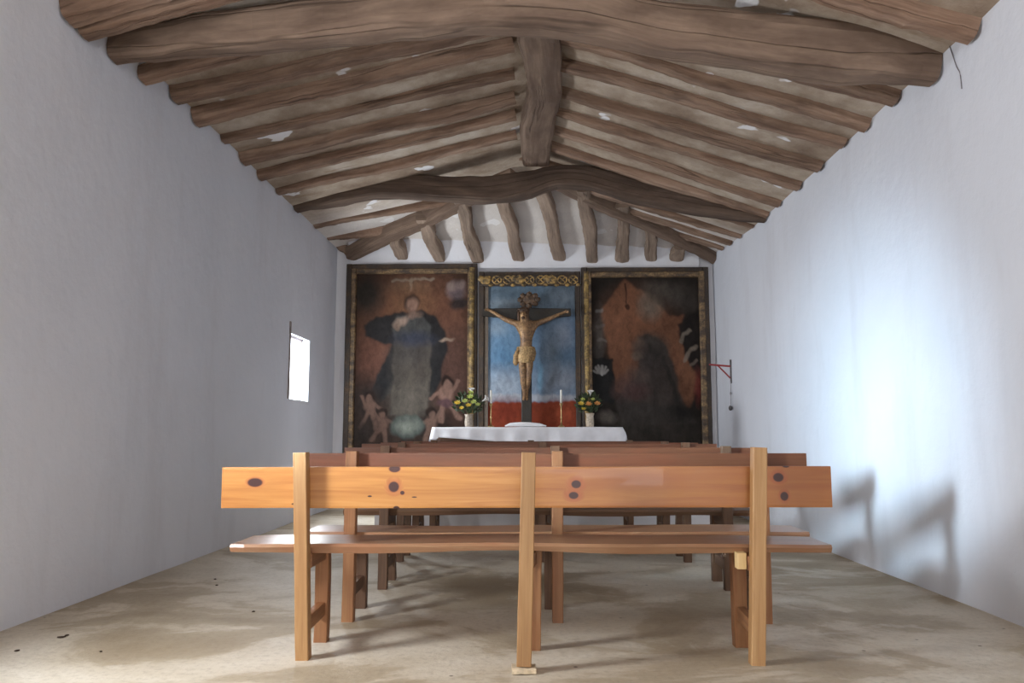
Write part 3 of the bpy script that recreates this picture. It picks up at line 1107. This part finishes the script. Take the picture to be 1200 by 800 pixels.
cv.poly([(560, 300), (650, 230), (650, 470), (600, 460), (575, 380)], (36, 30, 28), .9, 3)
cv.line([(568, 365), (580, 340), (605, 326)], 7, (128, 114, 98), .8)
cv.line([(586, 440), (598, 410), (624, 386)], 7, (128, 112, 96), .8)
cv.line([(606, 460), (632, 440)], 6, (112, 96, 82), .7)
cv.ell(250, 340, 18, 90, (98, 92, 86), .6, .6)
cv.line([(240, 250), (260, 246)], 7, (130, 124, 118), .7)
cv.line([(245, 310), (268, 305)], 6, (110, 102, 96), .6)
cv.line([(245, 360), (270, 362)], 6, (112, 104, 98), .6)
cv.poly([(222, 430), (304, 432), (306, 600), (222, 600)], (34, 33, 33), .95, 2)
for a_ in (-1.0, -.6, -.2, .2, .6, 1.0):
    cv.line([(256, 496), (256 + 32 * math.sin(a_), 496 - 36 * math.cos(a_))], 4.5, (142, 138, 134), .85)
cv.line([(358, 140), (358, 215)], 2.5, (50, 30, 22), .9)
cv.ell(360, 230, 8, 11, (54, 30, 22), .9, .3)
cv.poly([(400, 350), (450, 335), (500, 370), (540, 450), (560, 560), (620, 680), (330, 690), (310, 600), (345, 540), (395, 500), (405, 440)], (60, 54, 50), .95, 8)
cv.ell(450, 395, 62, 58, (72, 64, 58), .9, .4)
cv.ell(405, 392, 26, 36, (104, 82, 70), .9, .4)
cv.ell(398, 420, 22, 14, (126, 104, 88), .7, .5)
cv.ell(450, 420, 50, 40, (50, 44, 42), .7, .5)
cv.ell(395, 500, 38, 40, (84, 68, 62), .8, .5)
cv.ell(345, 545, 44, 44, (88, 62, 58), .8, .5)
cv.ell(400, 560, 40, 30, (82, 54, 52), .7, .5)
cv.line([(500, 430), (540, 560), (560, 660)], 9, (44, 40, 38), .6)
cv.line([(450, 460), (470, 580), (460, 660)], 9, (50, 44, 42), .5)
cv.ell(632, 540, 14, 60, (120, 40, 34), .8, .5)
cv.ell(560, 640, 50, 40, (36, 32, 30), .8, .5)
cv.ell(430, 720, 240, 60, (58, 52, 46), .7, .5)
cv.ell(275, 655, 34, 22, (110, 100, 90), .6, .5)
cv.mute(.25, .88)
cv.mottle(.10)
canvas_obj('canvas', cv, x0 + .12, x1 - .11, ZP0 + .1, zt - .1, YP - .005, rp_)

# centre panel
x0, x1, zt = ext(561, 681, 318)
cp = empty('painted_panel', ((x0 + x1) / 2, YP, ZP0))
tag(cp, 'blue and red painted altar panel behind the crucifix, carved gilt top', 'panel')
frame_rect(cp, 'frame', x0, x1, ZP0, zt, .075, YP, .04, 'frame_dark')
cw = x1 - x0
bm = bmesh.new()
zc0 = on_y(620, 335, YP - .05).z
box(bm, x0 + .02, x1 - .02, YP - .07, YP - .03, zc0, zt - .06, .1)
build('cornice', bm, M['frame_dark'], cp)
bm = bmesh.new()
rnd = random.Random(5)
for k in range(9):        # carved openwork: rings, leaves and bosses
    cx = x0 + .1 + (cw - .2) * k / 8
    zc = (zc0 + zt - .05) / 2 + .005
    if k % 3 == 0:
        blob(bm, (cx, YP - .075, zc), (.085, .022, .062), k, .4)
        blob(bm, (cx - .07, YP - .076, zc + .02), (.05, .018, .045), k + 20, .3)
    else:
        ring = [(cx + .062 * math.cos(a), YP - .075, zc + .056 * math.sin(a)) for a in [i * math.pi / 6 for i in range(13)]]
        sweep(bm, ring, .011, .011, prof=prof_round(6), n=14, up=(0, 1, 0))
        for a in (.8, 2.4, 4.0, 5.5):
            sweep(bm, [(cx, YP - .075, zc), (cx + .062 * math.cos(a), YP - .078, zc + .056 * math.sin(a))], .009, .009, prof=prof_round(6), n=2, up=(0, 1, 0))
    blob(bm, (cx + .07, YP - .07, zc0 + .01), (.035, .02, .025), k + 40, .3)
build('carving', bm, M['carving'], cp)['label'] = 'gilded openwork carving'
bm = bmesh.new()
pw = on_y(572, 420, YP - .02).x - (x0 + .07)
box(bm, x0 + .07, x0 + .07 + max(pw, .05), YP - .02, YP + .005, ZP0 + .07, zc0)
build('side_strip', bm, plain('grey_brown_paint', (104, 92, 80), .7), cp)
cv = Canvas(100, 525, 100, 900, 130, 230, (96, 122, 148))
cv.poly([(60, 90), (560, 90), (560, 240), (60, 240)], (92, 112, 128), .9, 6)
cv.ell(300, 130, 160, 40, (66, 84, 98), .6, .7)
cv.ell(470, 150, 60, 50, (120, 136, 150), .6, .7)
cv.ell(180, 190, 90, 26, (124, 138, 148), .6, .7)
cv.ell(190, 340, 80, 90, (98, 134, 164), .8, .7)
cv.ell(190, 440, 80, 90, (74, 122, 160), .8, .7)
cv.ell(160, 300, 40, 30, (140, 160, 178), .6, .7)
cv.ell(430, 340, 90, 60, (76, 108, 138), .7, .7)
cv.ell(470, 330, 36, 60, (140, 150, 166), .6, .7)
cv.ell(440, 460, 90, 50, (78, 116, 146), .7, .7)
cv.ell(410, 400, 40, 110, (116, 126, 134), .6, .7)
cv.ell(470, 540, 70, 60, (142, 150, 162), .7, .7)
cv.ell(200, 570, 110, 70, (150, 162, 176), .75, .7)
cv.ell(360, 530, 12, 60, (110, 160, 190), .8, .5)
cv.ell(410, 560, 22, 80, (96, 102, 110), .7, .6, .3)  # dark diagonal shadow painted into the backdrop
cv.line([(100, 622), (525, 630)], 16, (170, 168, 172), .6)
cv.poly([(60, 645), (300, 650), (560, 640), (560, 920), (60, 920)], (150, 70, 46), .97, 3)
cv.ell(200, 690, 70, 50, (112, 46, 38), .7, .6)
cv.ell(450, 690, 80, 40, (150, 70, 50), .6, .6)
cv.mute(.20, 1.25)
cv.poly([(60, 645), (300, 650), (560, 640), (560, 920), (60, 920)], (132, 60, 40), .97, 3)
cv.ell(200, 690, 70, 50, (110, 44, 32), .6, .7)
cv.ell(450, 690, 80, 40, (144, 72, 48), .5, .7)
cv.mottle(.08)
canvas_obj('backdrop', cv, x0 + .075, x1 - .07, ZP0 + .07, zc0 + .01, YP + .006, cp)

# ------------------------------------------------------------------ crucifix
YC = YB - .22
def cp3(px, py, dy=0.0):
    return on_y(px, py, YC + dy)


base = on_y(616.5, 512, YC)
cr = empty('crucifix', (base.x, YC, .22))
tag(cr, 'carved crucifix with a gaunt gilded figure on a dark cross before the blue panel', 'crucifix')
bm = bmesh.new()
a, b = cp3(617, 352), cp3(617, 500)
b.z = .22
bm = sw([b, a], .07, .03, n=10, up=(0, 1, 0), jit=.003)
build('upright', bm, M['cross'], cr)
bm = bmesh.new()      # arm, deepened below the centre like the dark boards in the picture
pts_top = [(565, 361), (617, 362), (669, 362)]
sweep(bm, [cp3(565.5, 366), cp3(590, 367), cp3(617, 369), cp3(644, 367), cp3(669, 366)], .03, [.05, .065, .1, .065, .05], n=12, jit=.003)
build('crossbar', bm, M['cross'], cr)
bm = bmesh.new()
blob(bm, cp3(620, 351, -.05), (.13, .025, .085), 6, .3)
for a_ in range(8):
    an = a_ * math.pi / 4
    c_ = cp3(620, 351, -.06)
    blob(bm, (c_.x + .12 * math.cos(an), c_.y, c_.z + .08 * math.sin(an)), (.04, .025, .035), a_, .3)
build('title_scroll', bm, M['scroll'], cr)['label'] = 'carved scroll above the head'
# lower post painted grey-green
# figure: one skinned body
bm = bmesh.new()
sk = bm.verts.layers.skin.verify()
V = {}


def jv(name, px, py, dy, r, r2=None):
    v = bm.verts.new(cp3(px, py, dy) - Vector(cr.location))
    v[sk].radius = (r, r2 or r)
    V[name] = v
    return v


def ch(*names):
    for a, b in zip(names, names[1:]):
        bm.edges.new((V[a], V[b]))


D = -.10
jv('pelvis', 616, 413, D, .098, .075)
jv('waist', 616.5, 402, D - .01, .078, .06)
jv('ribs', 617, 391, D - .03, .104, .085)
jv('chest', 617, 382, D - .03, .125, .085)
jv('neck', 615.5, 375, D - .05, .045)
jv('jaw', 613.5, 370.5, D - .08, .045, .05)
jv('skull', 613, 365, D - .075, .058, .062)
V['pelvis'][sk].use_root = True
ch('pelvis', 'waist', 'ribs', 'chest', 'neck', 'jaw', 'skull')
for sd, pts in (('l', [(606, 379.5, .045), (593, 374.5, .036), (585, 370, .029), (577.5, 365.5, .022), (574, 363.5, .018)]), ('r', [(628, 379.5, .045), (640, 375, .036), (648, 371.5, .029), (657, 367.5, .022), (660.5, 366, .018)])):
    pv = 'chest'
    for i, (px, py, r) in enumerate(pts):
        jv(f'{sd}a{i}', px, py, D + .02 + .01 * i, r)
        ch(pv, f'{sd}a{i}'); pv = f'{sd}a{i}'
    # palm and five fingers
    sg = -1 if sd == 'l' else 1
    jv(f'{sd}palm', pts[-1][0] + 2.6 * sg, pts[-1][1] - .9, D + .05, .026, .016)
    ch(pv, f'{sd}palm')
    for i, (ax, ay, ln) in enumerate(((1, .75, .8), (1, .35, 1), (1, -.05, 1.05), (1, -.4, .95), (.1, -1, .8))):
        px = pts[-1][0] + (2.6 + 3.4 * ax * ln) * sg; py = pts[-1][1] - .9 + 2.6 * ay * ln
        jv(f'{sd}f{i}', (pts[-1][0] + 2.6 * sg + px) / 2, (pts[-1][1] - .9 + py) / 2, D + .035, .0085)
        jv(f'{sd}g{i}', px, py, D + .02, .0065)
        ch(f'{sd}palm', f'{sd}f{i}', f'{sd}g{i}')
for sd, pts in (('l', [(612.2, 421, -.0, .068), (612.5, 431, -.03, .056), (612.8, 440.5, -.06, .046), (613.5, 449, -.03, .046), (614.8, 459, .02, .028), (614.5, 464.5, -.01, .027), (613.4, 469, -.05, .018)]),
                ('r', [(620.2, 421, -.0, .068), (619.8, 431, -.02, .056), (619.2, 440.5, -.045, .046), (618.2, 449, -.02, .046), (616.9, 459, .04, .028), (616.8, 464.5, .01, .027), (617.8, 469, -.03, .018)])):
    pv = 'pelvis'
    for i, (px, py, dy, r) in enumerate(pts):
        jv(f'{sd}l{i}', px, py, D + dy, r)
        ch(pv, f'{sd}l{i}'); pv = f'{sd}l{i}'
me = bpy.data.meshes.new('figure')
bm.to_mesh(me); bm.free()
fig = bpy.data.objects.new('figure', me)
COL.objects.link(fig); fig.parent = cr
fig.modifiers.new('skin', 'SKIN').use_smooth_shade = True
sb = fig.modifiers.new('sub', 'SUBSURF'); sb.levels = 2; sb.render_levels = 2
me.materials.append(M['skin'])
fig['label'] = 'gaunt carved figure, arms outstretched, head bowed to the left'
# head details: hair, beard, nose, brow, face shaping
hc = cp3(613, 367, D - .085)
bm = bmesh.new()
blob(bm, hc + Vector((.012, .03, .035)), (.075, .065, .062), 2, .15, 3)
blob(bm, hc + Vector((-.058, .02, -.03)), (.022, .035, .075), 4, .2)
blob(bm, hc + Vector((.062, .02, -.03)), (.022, .035, .075), 5, .2)
build('hair', bm, M['hair'], cr, True)
bm = bmesh.new()
blob(bm, hc + Vector((0, -.03, -.065)), (.026, .022, .024), 7, .2)
build('beard', bm, M['hair'], cr, True)
bm = bmesh.new()
blob(bm, hc + Vector((0, -.062, -.01)), (.010, .016, .022), 1, .05)
blob(bm, hc + Vector((-.022, -.05, .010)), (.016, .010, .006), 1, .05)
blob(bm, hc + Vector((.022, -.05, .010)), (.016, .010, .006), 1, .05)
build('face', bm, M['skin'], cr, True)
bm = bmesh.new()
crn = [hc + Vector((.078 * math.cos(i * math.pi / 8), .01 + .07 * math.sin(i * math.pi / 8), .045 + .01 * math.sin(i * 2.1))) for i in range(17)]
sweep(bm, crn, .010, .010, prof=prof_round(6), n=32)
build('crown', bm, M['scroll'], cr, True)['label'] = 'twisted crown round the head'
# loincloth with a hanging knot on the left hip
bm = bmesh.new()
rows = []
for j in range(9):
    f = j / 8
    py = 406.5 + 15 * f
    c_ = cp3(616, py, D - .005)
    r = []
    for i in range(28):
        an = 2 * math.pi * i / 28
        fold = 1 + .06 * math.sin(an * 7 + f * 5) + .03 * math.sin(an * 13 - f * 7)
        rx, ry = (.118 + .018 * math.sin(f * 3)) * fold, (.098 + .014 * f) * fold
        sag = -.05 * math.sin(an) * f * (1 if math.sin(an) < 0 else .2)
        r.append(bm.verts.new((c_.x + rx * math.cos(an), c_.y + ry * math.sin(an), c_.z - abs(sag))))
    rows.append(r)
for a, b in zip(rows, rows[1:]):
    for i in range(28):
        bm.faces.new((a[i], a[(i + 1) % 28], b[(i + 1) % 28], b[i]))
sweep(bm, [cp3(608, 408, D - .05), cp3(605.5, 415, D - .05), cp3(604.5, 423, D - .03), cp3(604, 428, D - .02)], [.03, .045, .04, .02], [.02, .03, .03, .02], prof=prof_round(10), n=14, jit=.008, freq=20)
build('loincloth', bm, M['gold'], cr, True)['label'] = 'gilded loincloth knotted on the left hip'

# ------------------------------------------------------------------ altar
YA0, YA1 = 9.75, 10.55
ax0, ax1 = on_y(509, 505, YA0).x, on_y(727, 505, YA0).x
az = on_y(620, 501, YA0).z
at = empty('altar_table', ((ax0 + ax1) / 2, (YA0 + YA1) / 2, .22))
tag(at, 'wooden altar table under the white cloth, before the crucifix', 'table')
bm = bmesh.new(); box(bm, ax0, ax1, YA0, YA1, az - .05, az, .1); build('tabletop', bm, M['dark_leg'], at)
for lx_ in (ax0 + .1, ax1 - .1):
    for ly in (YA0 + .1, YA1 - .1):
        bm = bmesh.new(); box(bm, lx_ - .035, lx_ + .035, ly - .035, ly + .035, .22, az - .05, .1); build('leg', bm, M['dark_leg'], at)
bm = bmesh.new(); box(bm, ax0 + .06, ax1 - .06, YA0 + .07, YA0 + .1, az - .17, az - .05); build('apron', bm, M['dark_leg'], at)

# cloth: flat top and wavy hanging sides
bm = bmesh.new()
N = 60
zc = az + .006
gx = [ax0 - .02 + (ax1 - ax0 + .04) * i / N for i in range(N + 1)]
rowsY = [YA1 + .01, (YA0 + YA1) / 2, YA0 - .008]
gr = []
for yy in rowsY:
    gr.append([bm.verts.new((x, yy, zc + .002 * math.sin(x * 9 + yy * 4))) for x in gx])


def drop_at(x):
    f = (x - ax0) / (ax1 - ax0)
    return .115 + .07 * min(1, max(0, f) * 2.2) + (.03 if f < .015 else 0)


for j in range(1, 7):
    f = j / 6
    r = []
    for i, x in enumerate(gx):
        d = drop_at(x)
        fold = .012 * math.sin(i * .9) * f + .01 * math.sin(i * .37 + 1) * f
        ex = 0
        if i == 0: ex = -.035 * f
        if i == N: ex = .05 * math.sin(f * 2.6)
        r.append(bm.verts.new((x + ex, YA0 - .014 - .012 * f + fold, zc - d * f)))
    gr.append(r)
for a, b in zip(gr, gr[1:]):
    for i in range(N):
        bm.faces.new((a[i], a[i + 1], b[i + 1], b[i]))
for side in (0, N):       # end drops
    prev = None
    for q, yy in enumerate([YA0 - .008 + (YA1 - YA0) * i / 10 for i in range(11)]):
        col_ = []
        sgn = -1 if side == 0 else 1
        for j in range(7):
            f = j / 6
            d = drop_at(gx[side]) + .03
            col_.append(bm.verts.new((gx[side] + sgn * (.004 + (.04 * f if side == 0 else .05 * math.sin(f * 2.4)) + .008 * math.sin(q * 1.7) * f), yy, zc - d * f)))
        if prev:
            for j in range(6):
                bm.faces.new((prev[j], prev[j + 1], col_[j + 1], col_[j]))
        prev = col_
o = build('altar_cloth', bm, M['cloth'], smooth=True)
sm = o.modifiers.new('thick', 'SOLIDIFY'); sm.thickness = .003; sm.offset = 1
tag(o, 'white cloth draped over the altar table with short hanging edges', 'tablecloth')
# folded linen in the middle
bm = bmesh.new()
xa, xb = on_y(592, 500, YA0 + .2).x, on_y(640, 500, YA0 + .2).x
zc2 = zc + .010
sweep(bm, [(xa, YA0 + .22, zc2 + .006), (xa + .08, YA0 + .22, zc2 + .022), ((xa + xb) / 2, YA0 + .22, zc2 + .026), (xb - .1, YA0 + .22, zc2 + .02), (xb, YA0 + .22, zc2 + .006)], [.15, .15], [.006, .022, .026, .02, .006], n=14, jit=.002)
o = build('folded_linen', bm, M['linen'], smooth=True)
tag(o, 'folded white linen lying at the middle of the altar', 'linen')


def candlestick(px, top_py, label):
    y = YA0 + .38
    p = on_y(px, 500, y); p.z = zc + .004
    h = on_y(px, top_py, y).z - p.z
    t = empty('candlestick', p)
    tag(t, label, 'candlestick', 'candlesticks on the altar')
    hc_ = h * .36
    hs = h - hc_
    build('stick', lathe(bmesh.new(), p, [(.04, 0), (.042, .01), (.022, .02), (.010, .035), (.008, hs * .35), (.015, hs * .4), (.008, hs * .46), (.0075, hs * .8), (.014, hs * .9), (.022, hs * .96), (.02, hs)], 16), M['brass'], t, True)
    c_ = build('candle', lathe(bmesh.new(), p + Vector((0, 0, hs)), [(.0125, 0), (.0125, hc_ * .97), (.005, hc_)], 12), M['wax'], t, True)
    return t


candlestick(575.3, 457, 'slim brass candlestick with white candle, left of the crucifix')
candlestick(657.8, 456.5, 'slim brass candlestick with white candle, right of the crucifix')


def flower(bmf, c, r, seed, up=Vector((0, -.6, .8))):
    rnd = random.Random(seed)
    upn = up.normalized()
    a = upn.orthogonal().normalized(); b = upn.cross(a)
    for ringk, (n_, rr, lift) in enumerate(((7, 1.0, .25), (5, .62, .55))):
        for i in range(n_):
            an = 2 * math.pi * (i + ringk * .5) / n_ + rnd.uniform(-.1, .1)
            d = a * math.cos(an) + b * math.sin(an)
            s_ = upn.cross(d)
            p0 = c
            p1 = c + d * r * rr * .6 + upn * r * lift * .5
            p2 = c + d * r * rr + upn * r * lift
            w = r * .3
            v = [bmf.verts.new(q) for q in (p0 - s_ * w * .3, p0 + s_ * w * .3, p1 + s_ * w, p2 + s_ * w * .3, p2 - s_ * w * .3, p1 - s_ * w)]
            bmf.faces.new((v[0], v[1], v[2], v[5])); bmf.faces.new((v[5], v[2], v[3], v[4]))
    blob(bmf, c + upn * r * .25, (r * .22,) * 3, seed, .1, 1)
    return bmf


def lily(bmf, c, r, h, d):
    d = d.normalized()
    a = d.orthogonal().normalized(); b = d.cross(a)
    n_ = 12
    rings = []
    for f, rr in ((0, .12), (.4, .22), (.75, .5), (1, 1.0), (1.04, 1.12)):
        rings.append([bmf.verts.new(c + d * h * f + (a * math.cos(i * 2 * math.pi / n_) + b * math.sin(i * 2 * math.pi / n_)) * r * rr * (1 + (.2 * math.cos(i * math.pi) if f > .9 else 0))) for i in range(n_)])
    for p, q in zip(rings, rings[1:]):
        for i in range(n_):
            bmf.faces.new((p[i], p[(i + 1) % n_], q[(i + 1) % n_], q[i]))
    return bmf


def bouquet(px_c, py_c, rx, ry, vase_px, vase_w, vase_py, vase_mat, blooms, lilies, vlabel, blabel, seed):
    y = YA0 + .32
    p = on_y(vase_px, 500, y); p.z = zc + .004
    h = on_y(vase_px, vase_py, y).z - p.z
    r = vase_w / 2 / F * y
    v = empty('flower_vase', p)
    tag(v, vlabel, 'vase', 'vases on the altar')
    build('body', lathe(bmesh.new(), p, [(r * .8, 0), (r * .95, .02), (r, h * .4), (r * .88, h * .8), (r * 1.08, h), (r * .95, h * .995), (r * .8, h * .9)], 18), M[vase_mat], v, True)
    c = on_y(px_c, py_c, y)
    t = empty('bouquet', (c.x, c.y, p.z + h))
    tag(t, blabel, 'flowers', 'bouquets on the altar')
    rnd = random.Random(seed)
    RX, RZ = rx / F * y, ry / F * y
    bmf = bmesh.new()
    for k in range(230):
        while True:
            q = Vector((rnd.uniform(-1, 1), rnd.uniform(-1, 1), rnd.uniform(-1, 1)))
            if q.length < 1: break
        q = Vector((q.x * RX, q.y * RX * .8, q.z * RZ)) + c
        d = (q - Vector((c.x, c.y, c.z - RZ * 1.2))).normalized() + Vector((rnd.uniform(-.6, .6), rnd.uniform(-.6, .6), rnd.uniform(-.4, .4)))
        d.normalize()
        s_ = d.orthogonal().normalized()
        s_ = Matrix.Rotation(rnd.uniform(0, 6.28), 3, d) @ s_
        ln = rnd.uniform(.04, .085); w = ln * .22
        nn = d.cross(s_)
        vv = [bmf.verts.new(x) for x in (q, q + d * ln * .45 + s_ * w + nn * .004, q + d * ln, q + d * ln * .45 - s_ * w + nn * .004)]
        if min(x.co.z for x in vv) < p.z + h + .003:
            for x in vv: x.co.z = max(x.co.z, p.z + h + .003 + .01 * rnd.random())
        bmf.faces.new(vv)
    build('foliage', bmf, M['leaf'], t)
    bmf = bmesh.new()
    top = Vector((p.x, p.y, p.z + h + .004))
    for (bx, by, br, mt) in blooms:
        q = on_y(bx, by, y - RX * .7)
        sweep(bmf, [top, (top + q) / 2 + Vector((0, .02, .01)), q], .0035, .0035, prof=prof_round(5), n=6)
    for (bx, by, dx, dz) in lilies:
        q = on_y(bx, by, y - .02)
        sweep(bmf, [top, (top + q) / 2 + Vector((0, .02, .01)), q], .0035, .0035, prof=prof_round(5), n=6)
    build('stems', bmf, M['stem'], t)
    for k, (bx, by, br, mt) in enumerate(blooms):
        q = on_y(bx, by, y - RX * .8)
        build('flower', flower(bmesh.new(), q, br / F * y, seed + k), M[mt], t)['label'] = {'yellow': 'yellow flower', 'lime': 'pale greenish yellow flower', 'orange': 'orange flower', 'white': 'white flower'}[mt]
    for (bx, by, dx, dz) in lilies:
        q = on_y(bx, by, y - .02)
        build('flower', lily(bmesh.new(), q, .036, .075, Vector((dx, -.3, dz))), M['white'], t, True)['label'] = 'white trumpet lily'


bouquet(549, 474, 17, 13, 549.5, 10, 485, 'vase',
        [(551, 465, 4.5, 'lime'), (545, 470, 4, 'lime'), (536, 472, 4, 'yellow'), (555, 471, 4, 'lime'), (549, 475, 3.6, 'yellow'), (560, 474, 3.4, 'lime'), (552, 460, 3.5, 'lime'), (541, 478, 3, 'yellow')],
        [(565, 470, .8, .5), (552, 462, .1, 1)], 'grey glazed flower vase on the left of the altar', 'bouquet of yellow and lime flowers with white lilies, left of the altar', 60)
bouquet(690, 474, 14, 11, 691.5, 9.5, 484, 'vase_pale',
        [(681, 473, 4, 'yellow'), (689.5, 473.5, 4.4, 'orange'), (700, 473, 4, 'orange'), (684, 479, 3, 'yellow'), (695, 468, 3, 'lime'), (683, 468, 3, 'lime')],
        [(692, 465, 0, 1)], 'pale glazed flower vase on the right of the altar', 'bouquet of orange and yellow flowers with one white lily, right of the altar', 80)

# scraps of litter lying on the floor along the left wall
for k, (px, py, r) in enumerate(((72, 747, .022), (78, 745, .012), (252, 679, .012), (254, 686, .010), (20, 763, .014), (118, 764, .009), (297, 717, .010))):
    p = on_z(px, py, 0)
    bm = blob(bmesh.new(), (0, 0, .004), (r, r * .7, .0038), k, .3, 2)
    o = build('litter_scrap', bm, M['dirt']); o.location = p; o.rotation_euler = (0, 0, k * 1.1)
    tag(o, 'tiny dark scrap of litter on the floor along the left wall', 'litter', 'litter scraps along the left wall')

# ------------------------------------------------------------------ wall brackets
pw_ = on_x(857, 428, XR - .004)
bk = empty('wall_bracket', pw_)
tag(bk, 'red iron bracket projecting from the right wall beside the painting', 'bracket')
u0, u1 = on_x(857, 421, XR - .012), on_x(857, 449, XR - .012)
u0.y = u1.y = pw_.y
build('upright', sw([u1, u0], .010, .010, n=1, up=(0, 1, 0)), M['grey_iron'], bk)
tip = on_y(831, 427, pw_.y); arm0 = Vector((XR - .02, pw_.y, on_y(856, 429, pw_.y).z))
build('arm', sw([arm0, tip], .011, .011, n=1), M['red_iron'], bk)['label'] = 'red painted arm'
build('brace', sw([Vector((XR - .02, pw_.y, on_y(856, 443, pw_.y).z)), arm0.lerp(tip, .6)], .008, .008, n=1), M['red_iron'], bk)
hw = empty('hanging_weight', (XR - .03, pw_.y - .02, u1.z)); tag(hw, 'grey weight on a thin cord hanging below the red bracket', 'weight')
zb2 = on_y(855, 478, pw_.y).z
build('cord', sw([Vector((XR - .03, pw_.y - .02, zb2 + .02)), Vector((XR - .02, pw_.y - .02, u1.z + .02))], .004, .004, n=1, prof=prof_round(6), up=(0, 1, 0)), M['cord'], hw)
bm = bmesh.new(); blob(bm, (XR - .035, pw_.y - .02, zb2), (.026, .026, .034), 1, .05)
build('bob', bm, M['grey_iron'], hw, True)
bm = bmesh.new(); blob(bm, (XR - .026, pw_.y - .02, on_y(855, 461, pw_.y).z), (.012, .012, .022), 1, .05)
build('knot', bm, M['cord'], hw, True)
pl_ = on_x(394.5, 434, XL + .004)
bk2 = empty('wall_bracket', pl_); tag(bk2, 'small dark iron bracket on the left wall beside the left painting', 'bracket')
build('arm', sw([pl_, on_y(403, 434, pl_.y)], .011, .011, n=1), M['red_iron'], bk2)
build('upright', sw([pl_ + Vector((.008, 0, -.02)), pl_ + Vector((.008, 0, .02))], .009, .009, n=1, up=(0, 1, 0)), M['grey_iron'], bk2)

# ------------------------------------------------------------------ light
w = bpy.data.worlds.new('world'); S.world = w
w.use_nodes = True
bg = w.node_tree.nodes['Background']
bg.inputs[0].default_value = (.86, .93, 1, 1)
bg.inputs[1].default_value = 7.0


def area(name, loc, target, sx, sy, power, col, spread=180, portal=False):
    ld = bpy.data.lights.new(name, 'AREA')
    ld.shape = 'RECTANGLE'; ld.size = sx; ld.size_y = sy
    ld.energy = power; ld.color = col
    ld.spread = math.radians(spread)
    o = bpy.data.objects.new(name, ld)
    COL.objects.link(o)
    o.location = loc
    o.rotation_euler = (Vector(target) - Vector(loc)).to_track_quat('-Z', 'Y').to_euler()
    if portal:
        ld.cycles.is_portal = True
    return o


y0, y1, z0, z1 = W1H
area('window_portal', (XL - .2, (y0 + y1) / 2, (z0 + z1) / 2), (0, (y0 + y1) / 2, (z0 + z1) / 2), y1 - y0, z1 - z0, 10, (1, 1, 1), portal=True)
y0, y1, z0, z1 = W2H
area('side_window_light', (XL - .1, 2.55, 1.65), (2.6, 4.2, 1.0), .5, .8, 110, (.93, .96, 1))
area('side_window_beam', (XL - .1, 2.55, 1.65), (2.59, 6.4, 1.1), .35, .5, 19, (.60, .82, 1), 34)
area('rear_fill_light', (.2, YF + .2, 1.7), (.1, 8, 1.9), 4.0, 2.8, 300, (.97, .98, 1))  # added soft fill behind the camera; the wall there has no opening
area('far_window_glow', (XL + .03, 9.65, 1.8), (2.5, 9.4, 1.4), .7, .8, 80, (.9, .95, 1))

S.view_settings.view_transform = 'Standard'
S.view_settings.look = 'None'
S.view_settings.exposure = 0
